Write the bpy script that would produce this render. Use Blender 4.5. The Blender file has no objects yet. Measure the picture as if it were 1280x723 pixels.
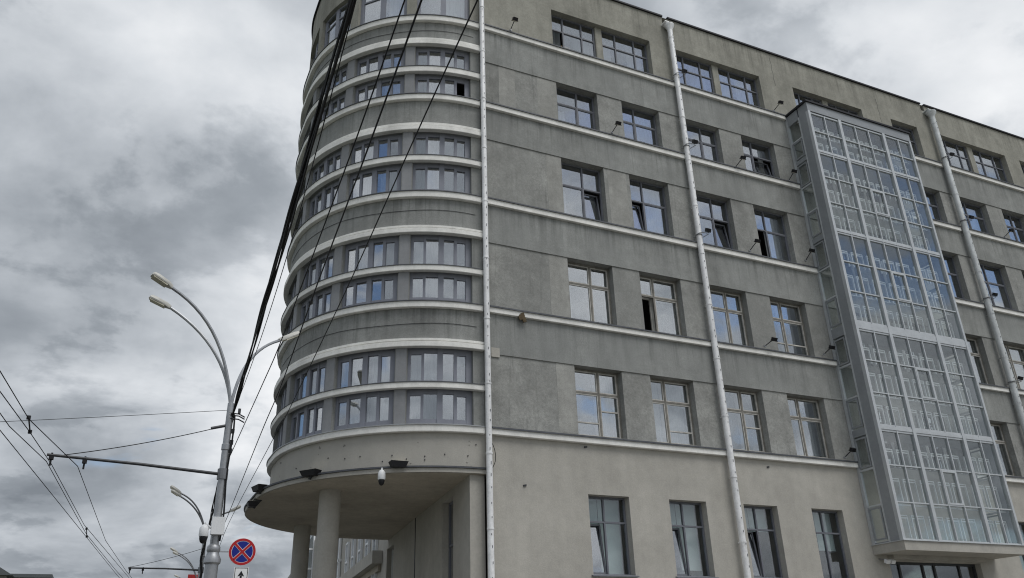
import bpy, math, random
import numpy as np
random.seed(7)
SC = bpy.context.scene
COL = SC.collection
EYE = 1.6                                   # camera height above the street

# ------------------------------------------------------------------ camera
FPX, PITCH, ROLL, YAW = 1023.05, math.radians(24.962), math.radians(-1.8125), math.radians(25.5305)
cy, sy, cp, sp = math.cos(YAW), math.sin(YAW), math.cos(PITCH), math.sin(PITCH)
FWD = np.array([sy*cp, cy*cp, sp]); _r = np.array([cy, -sy, 0.0]); _u = np.cross(_r, FWD)
RGT = math.cos(ROLL)*_r + math.sin(ROLL)*_u; UPV = -math.sin(ROLL)*_r + math.cos(ROLL)*_u
cam = bpy.data.cameras.new('camera'); camo = bpy.data.objects.new('camera', cam); COL.objects.link(camo)
cam.sensor_width = 36; cam.lens = FPX/1280*36; cam.clip_start = 0.1; cam.clip_end = 6000
from mathutils import Matrix, Vector
camo.matrix_world = Matrix(((RGT[0], UPV[0], -FWD[0], 0), (RGT[1], UPV[1], -FWD[1], 0), (RGT[2], UPV[2], -FWD[2], EYE), (0, 0, 0, 1)))
SC.camera = camo
def ray(px, py): return FWD + RGT*(px-640)/FPX + UPV*(361.5-py)/FPX
# all z below are heights above the eye; the mesh builder adds EYE
def at_y(px, py, y): d = ray(px, py); return d*y/d[1]
def at_z(px, py, z): d = ray(px, py); return d*z/d[2]
def at_plane(px, py, p0, dr):               # vertical plane through plan point p0 along plan direction dr
    d = ray(px, py); n = np.array([dr[1], -dr[0], 0.0]); return d*((p0[0]*n[0]+p0[1]*n[1])/(d@n))

# ------------------------------------------------------------------ world, sun, exposure
SUN_EL, SUN_AZ = math.radians(60), math.radians(158)     # azimuth clockwise from +Y
W = bpy.data.worlds.new('World'); SC.world = W; W.use_nodes = True
def world_nodes():
    nt = W.node_tree; N, L = nt.nodes, nt.links; N.clear()
    def nd(t, **k):
        n = N.new(t)
        for a, b in k.items(): setattr(n, a, b)
        return n
    def m(op, a, b=None, c=None):
        n = nd('ShaderNodeMath', operation=op)
        for i, v in enumerate((a, b, c)):
            if v is None: continue
            if hasattr(v, 'type'): L.new(v, n.inputs[i])
            else: n.inputs[i].default_value = v
        return n.outputs[0]
    def ramp(f, stops, mode='EASE'):
        r = nd('ShaderNodeValToRGB'); r.color_ramp.interpolation = mode; e = r.color_ramp.elements
        while len(e) < len(stops): e.new(0.5)
        for i, (p, c) in enumerate(stops): e[i].position = p; e[i].color = (*c, 1)
        L.new(f, r.inputs[0]); return r.outputs[0]
    def mixc(f, a, b):
        n = nd('ShaderNodeMix', data_type='RGBA')
        if hasattr(f, 'type'): L.new(f, n.inputs[0])
        else: n.inputs[0].default_value = f
        for s, v in ((6, a), (7, b)):
            if hasattr(v, 'type'): L.new(v, n.inputs[s])
            else: n.inputs[s].default_value = (*v, 1)
        return n.outputs[2]
    out = nd('ShaderNodeOutputWorld'); bg = nd('ShaderNodeBackground'); L.new(bg.outputs[0], out.inputs[0])
    bg.inputs[1].default_value = 0.1
    sky = nd('ShaderNodeTexSky', sky_type='NISHITA', sun_disc=False); sky.sun_elevation = SUN_EL; sky.sun_rotation = SUN_AZ
    sky.air_density = 1.0; sky.dust_density = 0.8
    tc = nd('ShaderNodeTexCoord'); sep = nd('ShaderNodeSeparateXYZ'); L.new(tc.outputs['Generated'], sep.inputs[0])
    z = m('MAXIMUM', sep.outputs[2], 0.0); zz = m('ADD', z, 0.30)
    cx = m('DIVIDE', sep.outputs[0], zz); cyy = m('DIVIDE', sep.outputs[1], zz)
    cb = nd('ShaderNodeCombineXYZ'); L.new(cx, cb.inputs[0]); L.new(cyy, cb.inputs[1]); cb.inputs[2].default_value = 0.0
    def noise(scale, detail, rough, off, dist=0.0, vec=cb.outputs[0]):
        mp = nd('ShaderNodeMapping'); mp.inputs['Location'].default_value = off; L.new(vec, mp.inputs[0])
        n = nd('ShaderNodeTexNoise'); n.inputs['Scale'].default_value = scale; n.inputs['Detail'].default_value = detail
        n.inputs['Roughness'].default_value = rough; n.inputs['Distortion'].default_value = dist
        L.new(mp.outputs[0], n.inputs['Vector']); return n.outputs['Fac']
    big = noise(1.15, 2.0, 0.5, SKY['big'])
    med = noise(2.3, 10.0, 0.54, SKY['med'], 0.25)
    fine = noise(5.5, 7.0, 0.55, SKY['fine'], 0.2)
    # light of the cloud deck: broad masses, billows, wisps
    lay = noise(3.0, 11.0, 0.58, SKY['lay'], 0.15)
    lf = nd('ShaderNodeMapRange', interpolation_type='SMOOTHSTEP'); L.new(lay, lf.inputs[0]); lf.inputs[1].default_value = 0.50; lf.inputs[2].default_value = 0.585; lf.inputs[3].default_value = 0.03; lf.inputs[4].default_value = -0.06
    v = m('ADD', m('ADD', m('MULTIPLY', big, 0.40), m('MULTIPLY', med, 0.74)), m('MULTIPLY', fine, 0.22))
    v = m('ADD', v, lf.outputs[0])
    for (dx, dy, dz, w, amt) in SKY['mass']:            # large cloud masses (direction, width, lighter or darker)
        vm = nd('ShaderNodeVectorMath', operation='DOT_PRODUCT'); L.new(tc.outputs['Generated'], vm.inputs[0])
        q = np.array([dx, dy, dz]); q = q/np.linalg.norm(q); vm.inputs[1].default_value = tuple(q)
        f = nd('ShaderNodeMapRange', interpolation_type='SMOOTHERSTEP'); L.new(vm.outputs['Value'], f.inputs[0])
        f.inputs[1].default_value = math.cos(math.radians(w)); f.inputs[2].default_value = 1.0; f.inputs[3].default_value = 0; f.inputs[4].default_value = amt
        v = m('ADD', v, f.outputs[0])
    cloud = ramp(v, SKY['ramp'], 'LINEAR')
    gap = noise(2.1, 8.0, 0.55, SKY['gap'], 0.5)
    gf = nd('ShaderNodeMapRange', interpolation_type='SMOOTHSTEP'); L.new(gap, gf.inputs[0])
    gf.inputs[1].default_value = SKY['g0']; gf.inputs[2].default_value = SKY['g1']
    for (px, py, w, amt) in SKY['blue']:
        vm = nd('ShaderNodeVectorMath', operation='DOT_PRODUCT'); L.new(tc.outputs['Generated'], vm.inputs[0]); vm.inputs[1].default_value = vdir(px, py)
        f = nd('ShaderNodeMapRange', interpolation_type='SMOOTHERSTEP'); L.new(vm.outputs['Value'], f.inputs[0])
        f.inputs[1].default_value = math.cos(math.radians(w)); f.inputs[2].default_value = 1.0; f.inputs[3].default_value = 0; f.inputs[4].default_value = amt
        gap = m('ADD', gap, f.outputs[0])
    L.new(gap, gf.inputs[0])
    # thin the deck towards open blue only away from the heavy part of the cloud
    col = mixc(gf.outputs[0], cloud, sky.outputs[0])
    L.new(col, bg.inputs[0])
def vdir(px, py): d = ray(px, py); return tuple(d/np.linalg.norm(d))
SKY = dict(lay=(5.5, 9.1, 0.0), big=(3.1, 1.7, 0), med=(0.4, 5.2, 1.0), fine=(2.0, 0.3, 4.0), gap=(12.4,3.1,6.5), g0=0.548, g1=0.65, blue=[(208, 471, 5.0, 0.10), (1120, 20, 22, -0.16)],
    mass=[(*vdir(60, 335), 18, -0.14), (*vdir(250, 470), 12, 0.10), (*vdir(1180, 10), 22, 0.10), (*vdir(300, 60), 16, -0.03), (*vdir(190, 690), 13, -0.08)],
    ramp=[(0.42, (1.75, 1.95, 2.2)), (0.55, (2.6, 2.85, 3.15)), (0.66, (3.95, 4.22, 4.55)), (0.77, (5.5, 5.75, 6.05)), (0.92, (7.6, 7.7, 7.85))])
world_nodes()
sun = bpy.data.lights.new('sun', 'SUN'); suno = bpy.data.objects.new('sun', sun); COL.objects.link(suno)
sun.energy = 1.45; sun.angle = math.radians(30); sun.color = (1.0, 0.98, 0.95)
_sd = Vector((math.sin(SUN_AZ)*math.cos(SUN_EL), math.cos(SUN_AZ)*math.cos(SUN_EL), math.sin(SUN_EL)))
suno.rotation_euler = (-_sd).to_track_quat('-Z', 'Y').to_euler(); suno.location = (0, 0, 60)
vs = SC.view_settings; vs.view_transform = 'Standard'; vs.look = 'None'; vs.exposure = 0.33; vs.gamma = 1.0; vs.use_curve_mapping = False
SC.cycles.max_bounces = 8; SC.cycles.transparent_max_bounces = 16; SC.cycles.use_denoising = True; SC.cycles.filter_width = 1.1

# ------------------------------------------------------------------ materials
MATS = {}
def mat(name, col, rough=0.8, metal=0.0, mott=0.0, mscale=0.6, streak=0.0, bump=0.0, bscale=60, spec=0.3, spots=0.0, tint=None, drip=0.0, ledges=()):
    M = bpy.data.materials.new(name); M.use_nodes = True; nt = M.node_tree; N, L = nt.nodes, nt.links
    b = N['Principled BSDF']; b.inputs['Roughness'].default_value = rough; b.inputs['Metallic'].default_value = metal
    b.inputs['Specular IOR Level'].default_value = spec; b.inputs['Base Color'].default_value = (*col, 1)
    if mott or streak or bump or spots:
        tc = N.new('ShaderNodeTexCoord')
        def ns(scale, detail=4, sc3=(1, 1, 1)):
            mp = N.new('ShaderNodeMapping'); mp.inputs['Scale'].default_value = sc3; L.new(tc.outputs['Object'], mp.inputs[0])
            n = N.new('ShaderNodeTexNoise'); n.inputs['Scale'].default_value = scale; n.inputs['Detail'].default_value = detail
            n.inputs['Roughness'].default_value = 0.6; L.new(mp.outputs[0], n.inputs['Vector']); return n.outputs['Fac']
        def mr(v, a, bb, lo=0.3, hi=0.7):
            n = N.new('ShaderNodeMapRange'); n.inputs[1].default_value = lo; n.inputs[2].default_value = hi
            n.inputs[3].default_value = a; n.inputs[4].default_value = bb; L.new(v, n.inputs[0]); return n.outputs[0]
        fac = None
        def mul(a, c):
            if a is None: return c
            n = N.new('ShaderNodeMath'); n.operation = 'MULTIPLY'; L.new(a, n.inputs[0]); L.new(c, n.inputs[1]); return n.outputs[0]
        if mott:
            fac = mul(fac, mr(ns(mscale, 6), 1-mott, 1+mott)); fac = mul(fac, mr(ns(mscale*7, 5), 1-mott*0.6, 1+mott*0.6)); fac = mul(fac, mr(ns(mscale*40, 3), 1-mott*0.55, 1+mott*0.55))
        if streak: fac = mul(fac, mr(ns(1.0, 5, (2.2, 2.2, 0.16)), 1-streak, 1+streak*0.5))
        if drip: fac = mul(fac, mr(ns(1.0, 3, (7.0, 7.0, 0.45)), 1.0, 1-drip, 0.60, 0.72)); fac = mul(fac, mr(ns(0.5, 4, (1, 1, 1.6)), 1-drip*0.5, 1.0, 0.34, 0.48))
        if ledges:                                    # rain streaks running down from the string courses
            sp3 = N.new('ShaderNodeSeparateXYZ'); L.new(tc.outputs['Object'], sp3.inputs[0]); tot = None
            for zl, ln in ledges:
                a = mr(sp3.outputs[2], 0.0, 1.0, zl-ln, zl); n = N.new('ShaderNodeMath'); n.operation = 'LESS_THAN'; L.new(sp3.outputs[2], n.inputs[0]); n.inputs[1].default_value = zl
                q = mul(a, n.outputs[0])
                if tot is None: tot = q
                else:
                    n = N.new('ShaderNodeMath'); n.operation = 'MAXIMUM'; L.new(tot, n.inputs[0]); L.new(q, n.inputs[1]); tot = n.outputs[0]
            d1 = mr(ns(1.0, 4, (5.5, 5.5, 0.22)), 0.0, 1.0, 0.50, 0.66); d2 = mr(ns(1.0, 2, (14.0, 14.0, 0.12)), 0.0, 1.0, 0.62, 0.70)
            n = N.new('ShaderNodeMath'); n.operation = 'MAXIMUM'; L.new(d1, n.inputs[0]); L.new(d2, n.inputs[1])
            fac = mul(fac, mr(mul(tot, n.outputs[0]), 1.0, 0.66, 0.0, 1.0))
        if spots: fac = mul(fac, mr(ns(5.5, 2), 1.0, 1-spots, 0.70, 0.76))
        if fac is not None:
            mx = N.new('ShaderNodeMix'); mx.data_type = 'RGBA'; mx.blend_type = 'MULTIPLY'; mx.inputs[0].default_value = 1
            mx.inputs[6].default_value = (*col, 1); L.new(fac, mx.inputs[7]); src = mx.outputs[2]
            if tint:
                m2 = N.new('ShaderNodeMix'); m2.data_type = 'RGBA'; L.new(mr(ns(mscale*0.6, 3), 0, 0.55, 0.45, 0.7), m2.inputs[0])
                L.new(src, m2.inputs[6]); m2.inputs[7].default_value = (*tint, 1); src = m2.outputs[2]
            L.new(src, b.inputs['Base Color'])
        if bump:
            bp = N.new('ShaderNodeBump'); bp.inputs['Strength'].default_value = bump; bp.inputs['Distance'].default_value = 0.02
            L.new(ns(bscale, 4), bp.inputs['Height']); L.new(bp.outputs[0], b.inputs['Normal'])
    MATS[name] = M; return M
def glass(name, ior=1.6, tint=(0.9, 0.93, 0.92), wav=0.0):
    M = bpy.data.materials.new(name); M.use_nodes = True; nt = M.node_tree; N, L = nt.nodes, nt.links; N.clear()
    o = N.new('ShaderNodeOutputMaterial'); mx = N.new('ShaderNodeMixShader'); t = N.new('ShaderNodeBsdfTransparent'); g = N.new('ShaderNodeBsdfGlossy')
    t.inputs[0].default_value = (*tint, 1); g.inputs['Roughness'].default_value = 0.0; g.inputs[0].default_value = (0.95, 0.97, 1, 1)
    lw = N.new('ShaderNodeLayerWeight'); lw.inputs[0].default_value = 0.5          # Schlick, the same from both faces of the pane
    pw = N.new('ShaderNodeMath'); pw.operation = 'POWER'; pw.inputs[1].default_value = 5.0; L.new(lw.outputs['Facing'], pw.inputs[0])
    f = N.new('ShaderNodeMapRange'); f.inputs[3].default_value = ior; f.inputs[4].default_value = 1.0; L.new(pw.outputs[0], f.inputs[0])
    L.new(f.outputs[0], mx.inputs[0]); L.new(t.outputs[0], mx.inputs[1]); L.new(g.outputs[0], mx.inputs[2]); L.new(mx.outputs[0], o.inputs[0])
    if wav:
        tc = N.new('ShaderNodeTexCoord'); n = N.new('ShaderNodeTexNoise'); n.inputs['Scale'].default_value = 1.6; n.inputs['Detail'].default_value = 1
        L.new(tc.outputs['Object'], n.inputs['Vector']); bp = N.new('ShaderNodeBump'); bp.inputs['Strength'].default_value = wav; bp.inputs['Distance'].default_value = 0.05
        L.new(n.outputs['Fac'], bp.inputs['Height']); L.new(bp.outputs[0], g.inputs['Normal'])
    MATS[name] = M; return M
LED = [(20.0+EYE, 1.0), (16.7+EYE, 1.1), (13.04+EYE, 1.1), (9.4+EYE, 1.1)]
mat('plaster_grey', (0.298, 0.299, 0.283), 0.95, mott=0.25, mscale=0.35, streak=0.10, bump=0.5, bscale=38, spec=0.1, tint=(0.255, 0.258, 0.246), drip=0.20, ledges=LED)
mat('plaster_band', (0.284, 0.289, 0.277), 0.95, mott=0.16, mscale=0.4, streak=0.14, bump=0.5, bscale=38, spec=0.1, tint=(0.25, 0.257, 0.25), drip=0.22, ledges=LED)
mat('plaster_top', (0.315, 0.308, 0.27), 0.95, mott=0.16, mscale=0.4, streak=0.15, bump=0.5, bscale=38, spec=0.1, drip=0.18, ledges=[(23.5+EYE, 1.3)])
mat('plaster_beige', (0.415, 0.398, 0.36), 0.95, mott=0.10, mscale=0.5, streak=0.07, bump=0.3, bscale=45, spec=0.1)
mat('plaster_beige_bay', (0.40, 0.385, 0.35), 0.95, mott=0.05, mscale=0.5, streak=0.06, bump=0.3, bscale=45, spec=0.1, spots=0.5)
mat('soffit', (0.40, 0.365, 0.305), 0.95, mott=0.16, mscale=0.5, bump=0.2, spec=0.1)
mat('course', (0.80, 0.79, 0.755), 0.9, mott=0.10, mscale=1.2, streak=0.12, bump=0.3, spec=0.15)
mat('flashing', (0.10, 0.105, 0.115), 0.6, metal=0.4, mott=0.2, mscale=2.0)
mat('flashing_light', (0.33, 0.34, 0.35), 0.5, metal=0.5, mott=0.15, mscale=2.0)
mat('coping', (0.02, 0.02, 0.025), 0.6)
mat('roof', (0.10, 0.10, 0.10), 0.9, mott=0.15)
mat('pipe', (0.80, 0.80, 0.80), 0.5, metal=0.15, mott=0.14, mscale=2.5, streak=0.15)
mat('pipe_grey', (0.60, 0.62, 0.62), 0.5, metal=0.2, mott=0.14, mscale=2.5, streak=0.2)
mat('black', (0.012, 0.012, 0.014), 0.55)
mat('rubber', (0.01, 0.01, 0.011), 0.6)
mat('dark_metal', (0.05, 0.052, 0.056), 0.5, metal=0.3)
mat('frame_grey', (0.155, 0.162, 0.185), 0.55, mott=0.06, mscale=3)
mat('frame_bay', (0.235, 0.245, 0.285), 0.6, mott=0.06, mscale=3)
mat('pier_bay', (0.27, 0.275, 0.285), 0.85, mott=0.08, mscale=1.5, streak=0.1)
mat('frame_old', (0.50, 0.485, 0.45), 0.75, mott=0.22, mscale=5, streak=0.2)
mat('frame_old_dark', (0.20, 0.19, 0.17), 0.8, mott=0.25, mscale=5)
mat('alu', (0.50, 0.52, 0.535), 0.45, metal=0.25, mott=0.08, mscale=3)
mat('alu_panel', (0.29, 0.305, 0.32), 0.5, metal=0.2, mott=0.08, mscale=1.5)
mat('curtain', (0.50, 0.51, 0.51), 0.95)
mat('curtain_dim', (0.28, 0.30, 0.31), 0.95)
mat('blind_green', (0.47, 0.56, 0.55), 0.9)
mat('blind_yellow', (0.50, 0.46, 0.33), 0.9)
mat('interior', (0.16, 0.155, 0.15), 0.9)
mat('interior_floor', (0.22, 0.21, 0.2), 0.8)
mat('cardboard', (0.45, 0.32, 0.17), 0.9)
mat('paper', (0.8, 0.8, 0.76), 0.8)
mat('galv', (0.36, 0.37, 0.385), 0.45, metal=0.55, mott=0.12, mscale=2.0, streak=0.12)
mat('galv_dark', (0.20, 0.205, 0.215), 0.5, metal=0.5, mott=0.15, mscale=2)
mat('lamp_body', (0.58, 0.57, 0.53), 0.5, mott=0.1, mscale=4)
mat('lamp_lens', (0.55, 0.52, 0.42), 0.25)
mat('white_plastic', (0.72, 0.73, 0.74), 0.4)
mat('sign_blue', (0.008, 0.018, 0.22), 0.4)
mat('sign_red', (0.42, 0.015, 0.02), 0.4)
mat('sign_white', (0.75, 0.76, 0.76), 0.4)
mat('asphalt', (0.05, 0.05, 0.052), 0.9, mott=0.2, mscale=0.5, bump=0.4, bscale=80)
mat('paving', (0.34, 0.325, 0.29), 0.9, mott=0.15, mscale=0.8, bump=0.3)
mat('kerb', (0.36, 0.355, 0.34), 0.9, mott=0.12, mscale=2)
mat('paint', (0.72, 0.72, 0.70), 0.8, mott=0.15, mscale=3)
mat('earth', (0.12, 0.13, 0.08), 0.95, mott=0.2, mscale=0.1)
mat('far_white', (0.62, 0.60, 0.56), 0.9, mott=0.06)
mat('far_wall', (0.34, 0.33, 0.31), 0.9, mott=0.08)
mat('far_roof', (0.10, 0.11, 0.115), 0.8, mott=0.1)
mat('red_cloth', (0.35, 0.03, 0.03), 0.8)
glass('glass_low', 0.10, (0.95, 0.97, 0.97), wav=0.02); glass('glass_tilt', 0.30, (0.9, 0.9, 0.9), wav=0.02); glass('glass', 0.29, (0.93, 0.95, 0.96), wav=0.02); glass('glass_old', 0.30, (0.95, 0.97, 0.97), wav=0.05); glass('glass_bay', 0.10, (0.945, 0.965, 0.96), wav=0.02)

# ------------------------------------------------------------------ mesh builder
ORG = {}
class MB:
    def __init__(s): s.v = []; s.f = []
    def quad(s, *p):
        i = len(s.v); s.v += [tuple(map(float, q)) for q in p]; s.f.append(tuple(range(i, i+len(p)))); return s
    def hexa(s, p):                                   # 8 corners: bottom ring, top ring
        i = len(s.v); s.v += [tuple(map(float, q)) for q in p]
        for f in ((0, 3, 2, 1), (4, 5, 6, 7), (0, 1, 5, 4), (1, 2, 6, 5), (2, 3, 7, 6), (3, 0, 4, 7)): s.f.append(tuple(i+k for k in f))
        return s
    def box(s, x0, x1, y0, y1, z0, z1):
        return s.hexa([(x0, y0, z0), (x1, y0, z0), (x1, y1, z0), (x0, y1, z0), (x0, y0, z1), (x1, y0, z1), (x1, y1, z1), (x0, y1, z1)])
    def obox(s, c, ax, ay, az):                       # centre and three half-axis vectors
        c, ax, ay, az = map(np.array, (c, ax, ay, az))
        return s.hexa([c-ax-ay-az, c+ax-ay-az, c+ax+ay-az, c-ax+ay-az, c-ax-ay+az, c+ax-ay+az, c+ax+ay+az, c-ax+ay+az])
    def bar(s, a, b, w, h, up=(0, 0, 1)):
        a, b, up = np.array(a, float), np.array(b, float), np.array(up, float); d = b-a; l = np.linalg.norm(d); d /= l
        x = np.cross(d, up); x /= np.linalg.norm(x); y = np.cross(x, d)
        return s.obox((a+b)/2, d*l/2, x*w/2, y*h/2)
    def tube(s, pts, r, n=8, caps=True):
        pts = [np.array(p, float) for p in pts]; R = r if hasattr(r, '__len__') else [r]*len(pts); i0 = len(s.v); pu = None
        for k, p in enumerate(pts):
            d = pts[min(k+1, len(pts)-1)]-pts[max(k-1, 0)]; d /= np.linalg.norm(d)
            if pu is None: pu = np.array([0, 0, 1.0]) if abs(d[2]) < 0.9 else np.array([1.0, 0, 0])
            x = np.cross(d, pu); x /= np.linalg.norm(x); y = np.cross(x, d); pu = y if abs(d[2]) < 0.9 or k else pu
            for j in range(n):
                a = 2*math.pi*j/n; s.v.append(tuple(p+R[k]*(math.cos(a)*x+math.sin(a)*y)))
        for k in range(len(pts)-1):
            for j in range(n):
                a, b = i0+k*n+j, i0+k*n+(j+1) % n; s.f.append((a, b, b+n, a+n))
        if caps:
            s.f.append(tuple(i0+j for j in range(n))[::-1]); s.f.append(tuple(i0+(len(pts)-1)*n+j for j in range(n)))
        return s
    def lathe(s, c, prof, n=16):                      # prof: (radius, z) about a vertical axis at plan c
        return s.tube([(c[0], c[1], z) for r, z in prof], [max(r, 1e-4) for r, z in prof], n)
    def prism(s, poly, z0, z1):
        i = len(s.v); n = len(poly); s.v += [(float(a), float(b), z0) for a, b in poly]+[(float(a), float(b), z1) for a, b in poly]
        s.f.append(tuple(range(i, i+n))[::-1]); s.f.append(tuple(range(i+n, i+2*n)))
        for k in range(n): s.f.append((i+k, i+(k+1) % n, i+n+(k+1) % n, i+n+k))
        return s
    def build(s, name, m, parent=None, smooth=False):
        o = ORG.get(parent.name, np.zeros(3)) if parent else np.zeros(3)
        me = bpy.data.meshes.new(name)
        v = np.array(s.v)-o
        if parent is None: v = v+np.array([0, 0, EYE])
        me.from_pydata([tuple(q) for q in v], [], s.f); me.materials.append(MATS[m]); me.update()
        import bmesh
        bm = bmesh.new(); bm.from_mesh(me); bmesh.ops.recalc_face_normals(bm, faces=bm.faces); bm.to_mesh(me); bm.free()
        if smooth:
            for p in me.polygons: p.use_smooth = True
            try: me.set_sharp_from_angle(angle=math.radians(35))
            except Exception: pass
        ob = bpy.data.objects.new(name, me); COL.objects.link(ob)
        if parent: ob.parent = parent; ORG[ob.name] = o
        return ob
def tag(o, label, cat, group=None):
    o['label'] = label; o['category'] = cat
    if group: o['group'] = group
    return o
def thing(name, label, cat, loc=(0, 0, -EYE), group=None):
    o = bpy.data.objects.new(name, None); COL.objects.link(o); o.empty_display_size = 0.3
    o.location = (loc[0], loc[1], loc[2]+EYE); ORG[o.name] = np.array(loc, float)
    return tag(o, label, cat, group)
def structure(name, mb, m):
    o = mb.build(name, m); o['kind'] = 'structure'; return o

# paths: F(s, off) -> plan point, off outward from the wall face
YF = 20.0
def F_fac(s, off=0.0): return (s, YF-off)
RB, CX, CY1, CY2 = 4.58, 8.5, 24.60, 25.25
S1 = RB*math.pi/2; S2 = S1+(CY2-CY1); S3 = S2+S1
def F_bay(s, off=0.0):
    R = RB+off
    if s <= 0: return (CX-s, CY1-R)
    if s <= S1: a = s/RB; return (CX-R*math.sin(a), CY1-R*math.cos(a))
    if s <= S2: return (CX-R, CY1+s-S1)
    a = (s-S2)/RB
    if a <= math.pi/2: return (CX-R*math.cos(a), CY2+R*math.sin(a))
    return (CX+(s-S3), CY2+R)
SDIR = np.array([math.sin(math.radians(6.6)), math.cos(math.radians(6.6))]); SNRM = np.array([-SDIR[1], SDIR[0]])
E0 = np.array([8.2, 20.12])
def F_end(s, off=0.0): p = E0+SDIR*s+SNRM*off; return (p[0], p[1])
def steps(a, b, d): n = max(1, int(math.ceil((b-a)/d))); return [a+(b-a)*i/n for i in range(n+1)]
def sweep(mb, F, s0, s1, prof, d=99):                # prof: closed (off, z) outline swept along the path
    ss = steps(s0, s1, d); i = len(mb.v); n = len(prof)
    for s in ss:
        for off, z in prof: x, y = F(s, off); mb.v.append((x, y, z))
    for k in range(len(ss)-1):
        for j in range(n): a, b = i+k*n+j, i+k*n+(j+1) % n; mb.f.append((a, b, b+n, a+n))
    mb.f.append(tuple(i+j for j in range(n))); mb.f.append(tuple(i+(len(ss)-1)*n+j for j in range(n))[::-1])
    return mb
def pbox(mb, F, s0, s1, o0, o1, z0, z1, d=99): return sweep(mb, F, s0, s1, [(o0, z0), (o1, z0), (o1, z1), (o0, z1)], d)
def wall(F, s0, s1, z0, z1, holes, depth=0.25, d=99):
    mb = MB(); S = set(steps(s0, s1, d)) | {h[0] for h in holes} | {h[1] for h in holes}; Z = {z0, z1} | {h[2] for h in holes} | {h[3] for h in holes}
    S = sorted(x for x in S if s0 <= x <= s1); Z = sorted(x for x in Z if z0 <= x <= z1); idx = {}
    def vid(a, b, o=0.0):
        k = (round(a, 5), round(b, 5), o)
        if k not in idx: x, y = F(a, o); idx[k] = len(mb.v); mb.v.append((x, y, b))
        return idx[k]
    for a, b in zip(S, S[1:]):
        if b-a < 1e-6: continue
        for c, e in zip(Z, Z[1:]):
            ms, mz = (a+b)/2, (c+e)/2
            if any(h[0] < ms < h[1] and h[2] < mz < h[3] for h in holes): continue
            mb.f.append((vid(a, c), vid(b, c), vid(b, e), vid(a, e)))
    for h in holes:
        ss = [h[0]]+[x for x in S if h[0]+1e-6 < x < h[1]-1e-6]+[h[1]]
        for a, b in zip(ss, ss[1:]):
            for z in (h[2], h[3]): mb.f.append((vid(a, z), vid(b, z), vid(b, z, -depth), vid(a, z, -depth)))
        for a in (h[0], h[1]): mb.f.append((vid(a, h[2]), vid(a, h[3]), vid(a, h[3], -depth), vid(a, h[2], -depth)))
    return mb
def curtain(F, a, b, off, z0, z1, m, parent, fold=0.03):
    mb = MB(); n = max(6, int((b-a)/0.05)); i = 0
    for k in range(n+1):
        s = a+(b-a)*k/n; o = off+fold*math.sin(k*1.9)+fold*0.5*math.sin(k*0.7); x, y = F(s, o); mb.v += [(x, y, z0), (x, y, z1)]
    for k in range(n): mb.f.append((2*k, 2*k+2, 2*k+3, 2*k+1))
    return mb.build('curtain', m, parent, smooth=True)
def blind(F, a, b, off, z0, z1, m, parent):
    mb = MB(); pbox(mb, F, a, b, off-0.004, off, z0, z1); pbox(mb, F, a, b, off-0.012, off+0.008, z0-0.02, z0); return mb.build('blind', m, parent)

# ------------------------------------------------------------------ the building
KTOP = [20.24, 16.95, 13.29, 9.63, 6.03]             # string-course tops, top floor downwards
KBOT = [20.00, 16.70, 13.04, 9.40, 5.80]
HEAD = [None, 18.66, 15.51, 11.74, 8.16]
ROOF = 23.50
UL, UR = 8.62, 62.0
B = thing('office_building', 'grey plastered office block with rounded banded corner on columns and tall glazed bay', 'building', (8.2, 20.1, -EYE))
holes_main, holes_top, holes_low, wins = [], [], [], []
cols = [(11.52, 13.16), (14.19, 15.81), (16.92, 18.57), (19.63, 21.27), (22.95, 24.50), (25.55, 27.10), (28.98, 30.63), (31.75, 33.63), (34.69, 36.33), (37.4, 39.05), (40.1, 41.75), (42.8, 44.45), (45.5, 47.15)]
for r in range(1, 5):
    for c, (a, b) in enumerate(cols):
        holes_main.append((a, b, KTOP[r]+0.03, HEAD[r])); wins.append(('new' if r < 3 else 'old', r, c, a, b, KTOP[r]+0.03, HEAD[r]))
for c, (a, b) in enumerate([(11.5, 13.44), (13.73, 15.8), (16.92, 18.9), (19.2, 21.2), (22.99, 24.8), (25.1, 26.93), (28.7, 30.35), (31.81, 33.85), (34.2, 36.35), (37.4, 39.4), (39.7, 41.7)]):
    wins.append(('top', 0, c, a, b, 20.36, 22.02))
TOPS = [(11.5, 15.8), (16.92, 21.2), (22.99, 26.93), (28.7, 30.35), (31.81, 36.35), (37.4, 41.7)]
for a, b in TOPS: holes_top.append((a, b, 20.36, 22.02))
for c, (a, b) in enumerate([(11.70, 13.03), (14.40, 15.72), (17.12, 18.43), (19.82, 21.13), (29.2, 30.6), (31.9, 33.3), (34.6, 36.0), (37.5, 38.9)]):
    holes_low.append((a, b, 2.25, 4.38)); wins.append(('low', 5, c, a, b, 2.25, 4.38))
holes_low.append((22.75, 27.05, -0.8, 2.86))
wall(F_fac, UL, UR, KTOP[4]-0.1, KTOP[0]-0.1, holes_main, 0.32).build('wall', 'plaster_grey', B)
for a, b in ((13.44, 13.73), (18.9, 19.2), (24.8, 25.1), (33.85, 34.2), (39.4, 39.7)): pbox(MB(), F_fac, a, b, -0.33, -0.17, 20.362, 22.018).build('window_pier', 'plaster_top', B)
NOTCH = [(16.56, 16.80), (31.02, 31.26)]
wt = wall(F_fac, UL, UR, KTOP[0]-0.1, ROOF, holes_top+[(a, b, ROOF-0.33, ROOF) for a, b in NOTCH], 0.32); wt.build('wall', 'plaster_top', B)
wall(F_fac, UL, UR, -EYE, KTOP[4]-0.1, holes_low, 0.32).build('wall', 'plaster_beige', B)
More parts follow.
